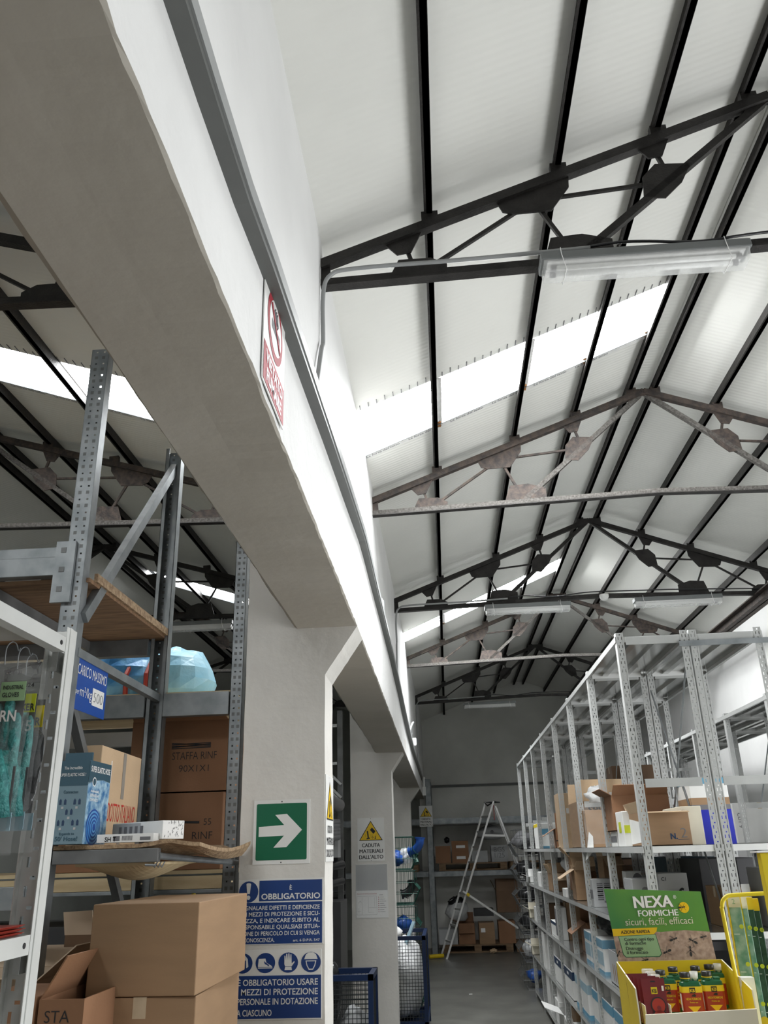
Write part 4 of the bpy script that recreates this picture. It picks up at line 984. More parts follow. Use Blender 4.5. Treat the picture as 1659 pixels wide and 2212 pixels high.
# boards
r = MB().box(-2.68, -1.275, 2.86, 3.79, 2.578, 2.594).build('chipboard_sheet', ['ply']); tag(r, 'brown plywood board lying on the upper beams of the pallet rack', 'board')
r = MB().box(-1.276, -1.262, 2.90, 3.79, 2.590, 2.622).build('chipboard_strip', 'chipboard'); tag(r, 'rough chipboard edge strip beside the plywood board', 'board')
r = MB().box(-2.68, -.955, 3.78, 4.76, 2.319, 2.33).build('chipboard_sheet', 'wood_pale'); tag(r, 'pale board under the blue sack on the pallet rack', 'board')
r = MB().box(-2.68, -.955, 3.93, 4.75, 1.556, 1.572).build('chipboard_sheet', 'wood_pale'); tag(r, 'pale board carrying the brown marked cartons', 'board')
def warp(u, v):   # front shelf board: flat on the rail, curling up at its right rear corner
    x = lerp(-1.285, -.80, u); y = lerp(2.838, 3.58, v)
    z = 1.668+.012*math.exp(-((u-.78)/.12)**2)*(1-v) - .045*math.sin(math.pi*v)*(1-u*.5) - .032*math.exp(-((u-.93)/.1)**2)*v + .05*max(0, u-.93)/.07*v*.6
    return V((x, y, z))
def sheet(fn, nu, nv, t, name, mt):
    mb = MB(); mb.grid(fn, nu, nv); mb.grid(lambda u, v: fn(u, v)-V((0, 0, t)), nu, nv)
    n = (nu+1)*(nv+1); e = []
    for i in range(nu): e += [(i, i+1, n+i+1, n+i), (nv*(nu+1)+i+1, nv*(nu+1)+i, n+nv*(nu+1)+i, n+nv*(nu+1)+i+1)]
    for j in range(nv): e += [((j+1)*(nu+1), j*(nu+1), n+j*(nu+1), n+(j+1)*(nu+1)), (j*(nu+1)+nu, (j+1)*(nu+1)+nu, n+(j+1)*(nu+1)+nu, n+j*(nu+1)+nu)]
    mb.f += e; mb.m += [0]*len(e)
    return mb.build(name, mt)
o = sheet(warp, 28, 12, .012, 'chipboard_sheet', 'chipboard'); tag(o, 'warped chipboard shelf curling up in front of the near pillar', 'board')
o = sheet(lambda u, v: V((lerp(-1.22, -.955, u), lerp(2.87, 3.35, v), 1.612-.05*math.sin(math.pi*v)**.7*math.sin(math.pi*u))), 18, 12, .008, 'chipboard_sheet', 'wood_pale')
tag(o, 'thin board sagging below the warped chipboard shelf', 'board')
# goods on it
r = carton('tan carton printed PRODOTTO ITALIANO in red, leaning behind the hose box', -1.13, 3.42, .20, .26, .33, 1.60, 'kraft_light', math.radians(38), tape=None)
bpy.data.objects.remove(r.children[0]); r.location = (-1.145, 3.30, 1.64)
pA = PY(232, 1800, 3.10); pB = PY(299, 1800, 3.47); ang = math.atan2(pB.y-pA.y, pB.x-pA.x); wl = .46
r.location = ((pB.x+pA.x)/2-.04, (pB.y+pA.y)/2+.02, 1.64); r.rotation_euler = (0, 0, ang)
MB().box(-wl/2, wl/2+.025, 0, .10, 0, .375).build('body', 'kraft_light', r, bevel=.003)
lettering(r, [('PRODOTTO ITALIANO', .215, .115, .066, .41, 'R')], (0, 0, 0), EX, EZ, 'ink_red', bold=-.005)
MB().box(.02, .055, -.0012, -.0004, .20, .372).box(.02, .055, -.0012, -.0004, 0, .08).build('tape', 'tape_grey', r)
MB().box(-.12, -.112, -.0012, -.0004, .25, .33).build('white_scratch', 'white_print', r)
r = thing('hose_box', 'blue retail box of an elastic garden hose standing on the warped shelf', 'box', (-1.232, 2.90, 1.672))
MB().box(-.054, .054, -.095, .095, 0, .275).build('body', 'teal_mid', r, bevel=.0015); r.scale = (1, 1, .95)
MB().box(-.0545, .0545, -.0956, -.095, .19, .275).build('dark_header', 'teal_dark', r)
lettering(r, [('The Incredible', 0, .245, .010, .062, 'C'), ('SUPER ELASTIC HOSE !', 0, .222, .010, .09, 'C')], (0, -.0958, 0), EX, EZ, 'white_print', bold=.0)
lettering(r, [('Connector', 0, .165, .010, .05, 'C'), ('Expands to', 0, .030, .008, .05, 'C'), ("50' Hose!", 0, .011, .014, .075, 'C')], (0, -.0952, 0), EX, EZ, 'teal_dark', bold=.02)
mb = MB(); mk = MB()
for cx, cz in ((-.024, .138), (.024, .138), (0, .105), (-.024, .07), (.024, .07)):
    for s in (-1, 1): mb.poly([(cx+s*.008-.004, cz-.010), (cx+s*.008+.004, cz-.010), (cx+s*.008+.004, cz+.004), (cx+s*.008, cz+.010), (cx+s*.008-.004, cz+.004)], (0, -.095, 0), EX, EZ, .001)
    mk.poly([(cx-.004, cz-.024), (cx+.004, cz-.024), (cx+.004, cz-.016), (cx-.004, cz-.016)], (0, -.095, 0), EX, EZ, .001)
mb.build('connector_picture', 'navy', r); mk.build('tick_box', 'card_grey', r)
flat(r, 'blue_picture', [[(-.094, .0), (.094, .0), (.094, .21), (.03, .215), (-.03, .21), (-.094, .195)]], (.054, 0, 0), EY, EZ, 'water_picture', .0006)
flat(r, 'dark_top', [[(-.094, .2), (-.03, .212), (.03, .217), (.094, .212), (.094, .275), (-.094, .275)]], (.054, 0, 0), EY, EZ, 'teal_dark', .001)
lettering(r, [('SUPER ELASTIC HOSE', 0, .238, .019, .165, 'C')], (.0548, 0, 0), EY, EZ, 'white_print', bold=.02)
lettering(r, [('Automatically', -.07, .170, .008, .07, 'L'), ('EXPANDS and', -.07, .155, .009, .07, 'L'), ('CONTRACTS', -.07, .140, .009, .065, 'L')], (.0546, 0, 0), EY, EZ, 'white_print', bold=.02)
flat(r, 'round_badge', [circle(-.045, .205, .016, 18)], (.0546, 0, 0), EY, EZ, 'white_print', .0006); flat(r, 'badge_centre', [circle(-.045, .205, .012, 18)], (.0546, 0, 0), EY, EZ, 'teal_dark', .0012)
mb = MB()
for k in range(9): mb.poly(circle(-.02, .055, .060-.006*k, 26)[::1], (.0552, 0, 0), EY, EZ, .0004*k, m=k % 2)
mb.build('coiled_hose_picture', ['pipe_blue', 'bag_blue'], r)
MB().box(-.02, .03, -.0956, -.0945, .275, .275).box(-.048, .045, -.06, -.05, .275, .305).build('top_tab', 'teal_dark', r)
r = thing('small_box', 'flat white printed box lettered SH T in front of the patterned one', 'box', (-1.055, 2.885, 1.674))
MB().box(-.095, .095, -.03, .03, 0, .026).build('body', 'card_white', r, bevel=.001)
lettering(r, [('SH T', -.068, .004, .013, None, 'L')], (0, -.03, 0), EX, EZ, 'ink', bold=.02)
mb = MB()
for k in range(9): mb.box(-.01+.004*k, -.008+.004*k, -.0312, -.0304, .006, .02)
mb.box(-.04, -.018, -.0312, -.0304, .005, .02).box(.05, .085, -.0312, -.0304, .006, .016); mb.build('barcode', 'ink_grey', r)
r = thing('small_box', 'long white box with a speckled pattern lying on the warped shelf', 'box', (-1.037, 3.018, 1.682), -.6)
MB().box(-.14, .14, -.045, .045, 0, .058).build('body', 'card_white', r, bevel=.001)
MB().box(-.139, .02, -.0462, -.0452, .003, .055).build('grey_side', 'card_grey', r)
mb = MB()
for k in range(5): mb.box(-.10+.03*k, -.085+.03*k, -.0472, -.0464, .02, .045)
mb.build('printed_mark', 'ink_grey', r); mb = MB(); g = random.Random(2)
for k in range(46):
    y = g.uniform(-.04, .04); z = g.uniform(.004, .054); mb.poly([(y, z), (y+.002, z), (y+.0025, z+.005), (y+.0015, z+.005)], (.14, 0, 0), EY, EZ, .0008)
mb.build('speckle', 'ink_grey', r)
# marked cartons behind the uprights
r = carton('brown carton handwritten STAFFA RINF, upper of two behind the rack upright', -1.23, 4.14, .46, .42, .325, 1.90, 'kraft_red', tape=None, open_={'f': 62, 'b': 70}, flap=.06)
lettering(r, [('STAFFA RINF', .01, .145, .034, .21, 'L'), ('90X1X1', .045, .09, .030, .14, 'L')], (-.04, -.21, 0), EX, EZ, 'ink', 'handwriting', bold=-.008)
mb = MB()
for k in range(5): mb.bar((-.035, -.2115, .195+.006*k), (.15, -.2115, .198+.005*((k*3) % 5)), .004, .0006, up=(0, 1, 0))
mb.build('crossed_out_text', 'ink', r)
r = carton('brown carton handwritten 55 RINF, lower of two behind the rack upright', -1.24, 4.14, .46, .42, .325, 1.573, 'kraft_red', tape=None)
lettering(r, [('55', .165, .185, .027, None, 'L'), ('RINF', .115, .125, .032, None, 'L'), ('X1', .145, .065, .030, None, 'L')], (-.02, -.21, 0), EX, EZ, 'ink', 'handwriting', bold=-.008)
mb = MB().bar((.02, -.2115, .20), (.125, -.2115, .197), .010, .0006, up=(0, 1, 0)); mb.build('crossed_out_text', 'ink', r)
r = carton('dark brown carton marked X behind the hose box', -1.62, 3.5, .4, .3, .36, 1.573, 'kraft_red', tape=None)
r.location.y = 4.12
lettering(r, [('IX', .15, .27, .03, None, 'L')], (0, -.15, 0), EX, EZ, 'ink_red')
# blue sack
r = thing('sack', 'big light blue plastic sack with a torn white top on the pallet rack', 'sack', (-1.40, 4.15, 2.331))
MB().blob((.075, 0, .11), .185, .22, .18, 21, .07, 16, 10, flat=-.12).build('pale_side', 'bag_pale', r, smooth=False)
MB().blob((-.17, .02, .12), .25, .24, .19, 5, .08, 18, 12, flat=-.12).build('blue_side', 'bag_blue', r, smooth=False)
MB().blob((-.25, .06, .2), .16, .16, .13, 9, .12, 16, 10).build('white_top', 'card_white', r, smooth=True)
for x in (-.12, -.02): MB().tube([(x, -.2, .02), (x+.005, -.225, .12), (x+.01, -.12, .26)], .012, 6).build('strap', 'label_red', r)
# brown cartons stacked at the lower left
GS = 'brown cartons stacked in front of the near pillar'
r = carton('big plain brown carton on top of the stack in front of the near pillar', -.842, 2.77, .305, .53, .228, 1.279, 'kraft', math.radians(-1.5), group=GS, tape=None)
for k in range(4):
    carton(('big brown carton second from the top of the stack by the near pillar', 'brown carton in the middle of the stack by the near pillar', 'brown carton second from the floor in the stack by the near pillar', 'bottom brown carton of the stack by the near pillar')[k],
           -.852+.006*(k % 2), 2.775, .305, .53, .3185, 1.278-.3195*(k+1), 'kraft', math.radians(.8), group=GS, tape='y')
GO = 'open cartons on the floor behind the white rack'
r = carton('tall dark brown carton with one flap standing up behind the stack', -1.17, 3.30, .34, .34, 1.385, .0, 'kraft_dark', group=GO, open_={})
MB().add([(-.172, -.17, 1.385), (-.07, -.17, 1.385), (-.076, -.185, 1.462), (-.178, -.185, 1.458)]+[(-.172, -.166, 1.385), (-.07, -.166, 1.385), (-.076, -.181, 1.462), (-.178, -.181, 1.458)], [(0,1,2,3),(7,6,5,4),(0,4,5,1),(1,5,6,2),(2,6,7,3),(3,7,4,0)]).build('flap', 'kraft_in', r)
o = MB().blob((0, 0, .02), .05, .05, .06, 31, .3).build('crumpled_paper', 'card_white', loc=(-1.20, 3.22, 1.375)); tag(o, 'crumpled white paper sticking out of the tall dark carton', 'paper')
r = carton('open carton with pale flaps spread out, behind the white rack post', -1.38, 2.86, .30, .32, 1.30, 0, 'kraft_in', group=GO, open_={'f': 80, '-': 70, 'b': 68, '+': 50}, flap=.14)
r = carton('orange brown carton at the lower edge beside the marked one', -1.12, 2.42, .16, .24, 1.312, 0, 'kraft_red', group=GO, tape=None)
r = carton('brown carton handwritten STA at the lower left behind the stack', -.975, 2.45, .115, .3, 1.305, 0, 'kraft_red', group=GO, open_={'-': -30, 'b': 38}, flap=.11)
lettering(r, [('STA', -.04, 1.255, .026, None, 'L'), ('RI', -.04, 1.205, .026, None, 'L')], (0, -.15, 0), EX, EZ, 'ink', 'handwriting', bold=-.005)
o = MB().blob((0, 0, 0), .07, .06, .10, 41, .25).build('plastic_bag', 'card_white', loc=(-1.03, 2.12, 1.17), smooth=True); tag(o, 'crumpled white plastic bag at the bottom edge beside the white rack post', 'bag')
# dark blocks added deep in the rack; the shade is put into their colour
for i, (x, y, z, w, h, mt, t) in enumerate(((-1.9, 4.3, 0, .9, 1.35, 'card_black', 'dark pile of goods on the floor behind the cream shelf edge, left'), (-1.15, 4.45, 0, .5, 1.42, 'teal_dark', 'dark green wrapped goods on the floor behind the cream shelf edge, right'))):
    carton(t, x, y, w, .5, h, z, mt, tape=None, name='shade_filler', cat='goods')
MB().tube([(-1.30, 4.02, 1.0), (-1.26, 4.03, 1.50)], .008, 6)
o = MB().tube([(-1.18, 3.98, 1.2), (-1.14, 3.99, 1.476)], .009, 8).build('yellow_rod', 'yellow_deep'); tag(o, 'thin yellow rod standing in the dark under the cream shelf edge', 'rod')

# ------------------------------------------------------------------ white rack with hanging gloves
r = thing('shelving_rack', 'white slotted rack at the left edge with gloves hanging from it', 'shelving', (-.914, 2.0, 0))
mb = MB(); slotted(mb, .06, 2.16, .062, O=(-.062, -.001, 0), scale=2.0)
mb.box(-.0015, .0005, -.044, 0, 0, 2.16); mb.box(-.002, .003, -.030, -.018, 0, 2.16); mb.box(-.064, -.061, -.02, 0, 0, 2.16); mb.box(-.002, .0, .0, .012, 0, 2.16)
mb.build('post', 'rack_white', r)
for z0, z1 in ((2.097, 2.133), (1.437, 1.476), (.7, .738), (.1, .138)):
    f = MB().box(-.004, .0, -1.6, -.045, z0, z1).box(-.03, -.004, -1.6, -.045, z0, z0+.002).box(-.38, -.001, -1.6, -.045, z1-.002, z1).build('shelf', 'rack_white', r)
    MB().prism(circle(0, 0, .006, 12), (.0004, -.07, (z0+z1)/2), EY, EZ, .002).build('bolt_hole', 'ink', f)
for z0, z1 in ((2.05, 2.10), (1.40, 1.44)): MB().box(-.02, -.015, -.045, -.01, z0, z1).box(-.03, -.015, -.047, -.043, z0, z1).build('bracket', 'rack_grey', r)
mb = MB(); slotted(mb, .06, 2.16, .062, O=(-.44, -.001, 0), scale=2.0); mb.box(-.441, -.439, -.044, 0, 0, 2.16); mb.build('post', 'rack_white', r)
o = MB()
for k in range(9): o.box(-.30, -.02+.006*(k % 3), -.16, -.05+.004*(k % 2), .0012*k*2, .0012*k*2+.001)
o = o.build('flyer_stack', 'label_red', loc=(-.914, 1.99, 1.477)); tag(o, 'stack of red and white flyers on the lower shelf of the white rack', 'flyers')
# unseen cartons added on the white rack to block light from behind
for k, (z, y0, hh) in enumerate(((1.477, .45, .56), (1.477, 1.05, .58), (2.134, .45, .5), (2.134, 1.0, .26), (.739, .5, .6), (.739, 1.2, .6))):
    carton('brown carton stored on the white rack beside the camera, %s' % ('middle shelf near', 'middle shelf far', 'top shelf near', 'top shelf far', 'low shelf near', 'low shelf far')[k], -1.13, y0+.28, .34, .54, hh, z, 'kraft_dark', group='cartons on the white rack')
# gloves
def finger(mb, x, z0, z1, r0):
    mb.tube([(x, -.004, z0), (x+.002, -.005, (z0+z1)/2), (x, -.004, z1-.012), (x, -.004, z1-.002)], [r0*1.05, r0, r0*.85, r0*.4], 8)
def glove_pack(label, x1, y, ztop, w, lab, txt, dark=False):
    R_ = thing('glove_pack', label, 'gloves', (x1-w/2, y, ztop))
    h = .40
    MB().box(-w/2+.004, w/2-.012, -.001, .001, -h+.075, -.075).build('card', 'ink', R_)
    if not dark:
        mb = MB()
        for i, (fx, zt) in enumerate(((-.075, -.10), (-.040, -.088), (-.004, -.10), (.034, -.09), (.062, -.12))): finger(mb, fx*w/.2, -.23, zt, .0125)
        mb.grid(lambda u, v: V((lerp(-.09, .078, u)*w/.2, -.006-.014*math.sin(math.pi*u)**.5-.004*math.sin(9*u), lerp(-.33, -.20, v))), 12, 6)
        for s in (-1, 1): mb.tube([(s*.06*w/.2, -.012, -.33), (s*.05*w/.2, -.02, -.26), (s*.03*w/.2, -.024, -.20)], [.02, .016, .009], 8)
        mb.build('glove', 'glove_teal', R_, smooth=True)
    else:
        MB().blob((w*.1, -.004, -.22), w*.40, .012, .115, 3, .1).build('glove', 'sack_black', R_, smooth=True)
    MB().box(-w/2, w/2-.006, -.0035, -.0025, -h+.045, -h+.08).build('size_band', 'blue_pale', R_)
    lettering(R_, [('SIZE', .0, -h+.057, .008, None, 'R'), ('10', .006, -h+.056, .013, None, 'L')], (0, -.0045, 0), EX, EZ, 'ink', 'size_text', .02)
    for b in lab: MB().box(b[0], b[1], -.0225, -.0215, b[2], b[3]).build('label', b[4], R_)
    for (s, x, z, hh, ww, mt) in txt: lettering(R_, [(s, x, z, hh, ww, 'L')], (0, -.0232, 0), EX, EZ, mt, bold=.02)
    def film(u, v):
        x = lerp(-w/2, w/2, u); z = lerp(-h, 0, v)
        return V((x, -.026*math.sin(math.pi*min(1, max(0, u)))**.6*math.sin(math.pi*min(1, v*1.15) if v < .87 else 0)-.003*math.sin(17*u+9*v)-.002*math.sin(31*v), z))
    MB().grid(film, 16, 22).build('clear_bag', 'film', R_, smooth=True)
    MB().grid(lambda u, v: V((lerp(-w/2, w/2, u), -.026+.003*math.sin(12*u), lerp(-.045, -.018, v))), 8, 2).build('header_fold', 'film', R_)
    hk = [(.0, -.01, -.02), (.0, -.012, .015), (.006, -.005, .030), (.014, .0, .027), (.020, .002, .012), (.024, .002, .018)]
    MB().tube(smooth(hk, 4), .0013, 6).build('hook', 'galv', R_)
    return R_
xa = PY(54, 1600, 1.72).x; xb = PY(81, 1600, 1.79).x; xc = PY(99, 1600, 1.86).x
glove_pack('front pack of teal industrial gloves with a pale label, cut by the left photo edge', xa, 1.72, 2.035, .125,
           [(.006, .060, -.100, -.060, 'mint')],
           [('CE 0121', .012, -.045, .008, .036, 'ink_grey'), ('INDUSTRIAL', .012, -.076, .008, .044, 'ink'), ('GLOVES', .012, -.092, .009, .036, 'ink'), ('RN', .014, -.142, .022, .034, 'white_print')])
glove_pack('middle pack of teal gloves with a lime yellow label', xb, 1.79, 2.04, .125,
           [(.005, .058, -.118, -.078, 'lime')], [('340024', .006, -.064, .009, .045, 'ink'), ('BOXER', .003, -.114, .014, .055, 'ink'), ('RN-15', -.022, -.158, .022, .078, 'white_print')])
glove_pack('rear pack of black gloves with a yellow label, behind the teal packs', xc, 1.86, 2.04, .125,
           [(.0, .060, -.140, -.092, 'yellow')], [('BOXER', -.01, -.136, .017, .066, 'ink')], dark=True)
# ------------------------------------------------------------------ far end: pallet rack, cartons, ladder
YR = 15.95
PB = thing('pallet_rack', 'grey pallet rack standing against the back wall', 'racking', (-.32, YR, 0))
for x in (-.365, 2.45):
    for y in (0, .82):
        MB().box(x+.32, x+.42, y, y+.012, 0, 2.85).box(x+.32, x+.325, y, y+.07, 0, 2.85).box(x+.415, x+.42, y, y+.07, 0, 2.85).build('upright', 'galv', PB)
for x0, x1 in ((-1.6, -.05), (.055, 2.77)):
    for z0, z1 in ((1.205, 1.285), (2.07, 2.165)):
        MB().box(x0, x1, 0, .045, z0, z1).build('beam', 'galv', PB); MB().box(x0, x1, .80, .845, z0, z1).build('beam', 'galv', PB)
MB().box(.06, 1.2, .05, .80, 2.055, 2.075).build('shelf_panel', 'card_grey', PB)
def pallet(x, y, z, label, w=1.2, d=.8):
    r = thing('pallet', label, 'pallet', (x, y, z), group='wooden pallets at the back')
    for k in range(5): MB().box(-w/2, w/2, -d/2+.165*k, -d/2+.165*k+.125, .105, .127).build('top_board', 'wood', r)
    for k in range(3):
        for j in range(3): MB().box(-w/2+(w-.12)/2*j, -w/2+(w-.12)/2*j+.12, -d/2+(d-.1)/2*k, -d/2+(d-.1)/2*k+.1, .022, .105).build('block', 'wood', r)
    for k in range(3): MB().box(-w/2, w/2, -d/2+(d-.1)/2*k, -d/2+(d-.1)/2*k+.1, 0, .022).build('bottom_board', 'wood', r)
    return r
pallet(.42, 16.42, 0, 'wooden pallet on the floor at the back wall, left one'); pallet(1.68, 16.42, 0, 'wooden pallet on the floor at the back wall, right one')
pallet(.42, 16.42, 1.29, 'wooden pallet on the back rack beam, under the stacked cartons'); pallet(1.68, 16.42, 1.29, 'wooden pallet on the back rack beam, right one')
pallet(-1.15, 16.42, 1.29, 'wooden pallet on the back rack left of its upright')
GF = 'cartons on the back pallet rack'
def fb(label, x0, y0, x1, y1, z, mt, yy=16.06, d=.4, **k):
    p = PY(x0, y0, yy); q = PY(x1, y1, yy)
    return carton(label, (p.x+q.x)/2, yy+d/2, q.x-p.x, d, max(.08, p.z-z), z, mt, group=GF, **k), q.x-p.x, d, p.z-z
Z1_ = 1.29+.127
fb('brown carton at the left end of the back rack shelf', 940, 1828, 975, 1872, Z1_, 'kraft_red', tape=None)
zz = Z1_; p = PY(977, 1817, 16.06); hh = (p.z-Z1_)/2
for k in range(2):
    r = carton('brown carton with a white label, %s of two stacked on the back rack' % ('lower', 'upper')[k], .21, 16.26, .30, .4, hh, Z1_+hh*k, 'kraft_red', group=GF, tape='x')
    sticker(r, .30, .4, -.07, .09, hh*.35, hh*.6)
r, w, d, h = fb('grey carton behind the ladder on the back rack', 1018, 1838, 1055, 1872, Z1_, 'card_grey', tape=None)
r, w, d, h = fb('pale carton handwritten BGS on the back rack', 1060, 1826, 1099, 1872, Z1_, 'card_grey', tape=None)
lettering(r, [('BGS', 0, h*.6, .08, None, 'C'), ('1/25', 0, h*.25, .08, None, 'C')], (0, -d/2, 0), EX, EZ, 'ink_grey', 'handwriting', bold=-.01)
o = MB().blob((0, 0, .0), .05, .05, .05, 3, .2).build('black_bag', 'sack_black', loc=(-.02, 16.25, 1.80), smooth=True); tag(o, 'small black bag on the left brown carton of the back rack', 'bag')
o = MB().blob((0, 0, 0), .27, .2, .13, 13, .12, 18, 12, flat=-.11).build('sack', 'card_grey', loc=(.80, 16.35, 1.90), smooth=True); tag(o, 'bulky pale grey sack lying on top of the cartons behind the ladder', 'sack')
flat(o, 'round_mark', [circle(.0, .02, .03, 14)], (0, -.225, 0), EX, EZ, 'ink_grey')
zf = .127
fb('pale carton under the dark bag on the floor pallet', 948, 2008, 990, 2047, zf, 'card_grey', tape=None)
o = MB().blob((0, 0, .16), .20, .2, .2, 17, .12, flat=-.16).build('sack', 'film_milky', loc=(.10, 16.25, .48), smooth=True)
tag(o, 'translucent plastic sack with a dark top on the floor pallet', 'sack'); MB().blob((0, 0, .29), .15, .15, .10, 5, .2).build('dark_top', 'sack_black', o, smooth=True)
r, w, d, h = fb('open brown carton with a pale flap hanging down, floor pallet', 990, 1995, 1028, 2045, zf, 'kraft_red', open_={'f': 165, 'b': 20, '-': 60}, flap=.16)
r, w, d, h = fb('brown carton with a small white label, floor pallet', 1034, 1994, 1071, 2045, zf, 'kraft', tape=None); sticker(r, w, d, -w*.38, -w*.1, h*.55, h*.75)
fb('dark brown carton at the right of the floor pallet', 1076, 1990, 1116, 2045, zf, 'kraft_red', tape=None)
r = carton('big open dark brown carton stacked on the right of the floor pallet', 1.0, 16.3, .40, .36, .34, .60, 'kraft_dark', group=GF, open_={'f': -20, '-': 25, 'b': 15}, flap=.2)
r = carton('small black crate on top of the labelled carton', .56, 16.3, .34, .3, .12, .55, 'card_black', group=GF, tape=None)
o = MB().blob((0, 0, .03), .06, .05, .03, 3, .3).build('crumpled_paper', 'kraft_light', loc=(.67, 15.85, .01)); tag(o, 'scrap of crumpled brown paper on the floor before the pallets', 'paper')
# ladder
LD = thing('step_ladder', 'tall aluminium step ladder standing open in the aisle before the back wall', 'ladder', (.35, 15.4, 0))
F0 = PY(965, 2069, 15.2); T0 = PY(1066, 1731, 15.2); F0.z = 0
base = V((.35, 15.4, 0))
a, b = F0-base, T0-base
a2, b2 = a+V((-.095, .42, 0)), b+V((-.125, .30, .0))
MB().bar(a, b, .03, .075, up=(0, 1, 0)).build('stile', 'alu', LD); MB().bar(a2, b2, .03, .07, up=(0, 1, 0)).build('stile', 'alu', LD)
for k in range(1, 10):
    t = k/10; MB().bar(a+(b-a)*t, a2+(b2-a2)*t, .028, .032, up=(1, 0, 0)).build('rung', 'alu', LD)
c0 = PY(1070, 1741, 15.2)-base; c1 = PY(1133, 1905, 15.2)-base; dd = (c1-c0)*(1/(c0.z-c1.z)); c1 = c0+dd*c0.z
e0 = c0+V((0, .34, 0)); e1 = c1+V((0, .48, 0))
MB().bar(c0, c1, .03, .06, up=(0, 1, 0)).build('rear_leg', 'alu', LD); MB().bar(e0, e1, .03, .06, up=(0, 1, 0)).build('rear_leg', 'alu', LD)
g0 = PY(1047, 1804, 15.2)-base; g1 = PY(1092, 1805, 15.2)-base
MB().bar(g0, g1, .03, .03).bar(g0+V((0, .36, 0)), g1+V((0, .36, 0)), .03, .03).build('spreader', 'alu', LD)
MB().tube([b+V((-.04, 0, -.03)), b+V((-.10, .17, -.06)), b2+V((-.02, 0, 0)), b2+V((.08, 0, .0)), b+V((.10, 0, -.02)), b], .012, 6).build('top_hoop', 'wire_dark', LD)
MB().tube([b+V((.0, .1, -.05)), b+V((.0, .1, -.30))], .006, 5).build('red_cord', 'ink_red', LD)
p0 = PY(1000, 1925, 15.12); p1 = PY(1120, 2005, 15.12)
o = MB().bar((p0-p1)/2, (p1-p0)/2, .03, .075, up=(0, 1, 0)).build('aluminium_bar', 'alu', loc=(p0+p1)/2); tag(o, 'loose aluminium bar lying across the ladder, taped to its stile', 'bar')
MB().bar((p0-p1)/2*.86, (p0-p1)/2*.76, .045, .09, up=(0, 1, 0)).build('yellow_tape', 'yellow_deep', o)
o = MB().tube([(-.40, 15.25, .035), (-.17, 15.35, .035)], .03, 8).build('yellow_pipe', 'yellow_deep'); tag(o, 'short yellow pipe lying at the foot of the ladder', 'pipe')
o = MB().box(.16, .20, 11.6, 11.62, 0, .003).build('paper_scrap', 'card_white'); tag(o, 'tiny white paper scrap on the aisle floor', 'paper')

# ------------------------------------------------------------------ wire containers
def cage(label, x0, x1, y0, y1, h, fill):
    w, d = x1-x0, y1-y0; r = thing('mesh_container', label, 'cage', ((x0+x1)/2, (y0+y1)/2, 0))
    X, Y = w/2, d/2; mb = MB(); t = .035
    for x in (-X, X-t):
        for y in (-Y, Y-t): mb.box(x, x+t, y, y+t, 0, h)
    for z in (.10, h-t):
        for y in (-Y, Y-t): mb.box(-X, X, y, y+t, z, z+t)
        for x in (-X, X-t): mb.box(x, x+t, -Y, Y, z, z+t)
    mb.build('frame', 'cage_blue', r)
    for nm, ax in (('front', -Y+.015), ('back', Y-.015)):
        mb = MB(); n = int(w/.028)
        for k in range(1, n): mb.box(-X+w*k/n-.0022, -X+w*k/n+.0022, ax, ax+.003, .12, h-.02)
        n = int(h/.028)
        for k in range(4, n): mb.box(-X, X, ax-.002, ax+.001, h*k/n-.0022, h*k/n+.0022)
        mb.build('wire_mesh', 'wire_dark', r)
    for ax in (-X+.015, X-.015):
        mb = MB(); n = int(d/.028)
        for k in range(1, n): mb.box(ax, ax+.003, -Y+d*k/n-.0022, -Y+d*k/n+.0022, .12, h-.02)
        n = int(h/.028)
        for k in range(4, n): mb.box(ax-.002, ax+.001, -Y, Y, h*k/n-.0022, h*k/n+.0022)
        mb.build('wire_mesh', 'wire_dark', r)
    MB().box(-X, X, -Y, Y, .10, .106).build('base_plate', 'cage_blue', r)
    return r
cage('tall blue framed mesh container with white sacks, right of the second pillar', -.78, -.268, 9.05, 9.95, .86, 0)
o = MB().blob((0, 0, .33), .20, .34, .37, 7, .10, 22, 16, flat=-.33).build('sack', 'sack_white', loc=(-.50, 9.52, .11), smooth=True); tag(o, 'white plastic sack filling the tall blue mesh container', 'sack')
o = MB().blob((0, 0, .2), .10, .22, .22, 9, .1, 16, 12, flat=-.2).build('sack', 'yellow_dull', loc=(-.66, 9.33, .11), smooth=True); tag(o, 'yellow sack inside the tall blue mesh container', 'sack')
o = MB().blob((0, 0, .04), .10, .12, .07, 10, .2).build('crumpled_paper', 'white_print', loc=(-.62, 9.35, .83), smooth=True); tag(o, 'crumpled white paper on top of the tall mesh container', 'paper')
o = MB().bar((-.03, 0, -.1), (.06, .05, .10), .06, .012).build('blue_offcut', 'blue_pale', loc=(-.45, 9.4, .86)); tag(o, 'pale blue offcut leaning out of the tall mesh container', 'offcut')
cage('small blue framed mesh container between the near and the second pillar', -.95, -.552, 6.35, 6.75, .86, 0)
o = MB().blob((0, 0, .25), .15, .16, .28, 19, .08, 18, 12, flat=-.25).build('sack', 'card_grey', loc=(-.70, 6.55, .11), smooth=True); tag(o, 'grey white sack inside the small mesh container', 'sack')
o = MB().blob((0, 0, .16), .07, .12, .2, 29, .1, flat=-.16).build('black_bag', 'sack_black', loc=(-.86, 6.55, .56), smooth=True); tag(o, 'black bag sticking up inside the small mesh container', 'bag')
o = MB().blob((0, 0, .3), .10, .1, .3, 39, .12, flat=-.3).build('sack', 'film_milky', loc=(-.66, 5.3, 0), smooth=True); tag(o, 'clear plastic sack on the floor before the small mesh container', 'sack')

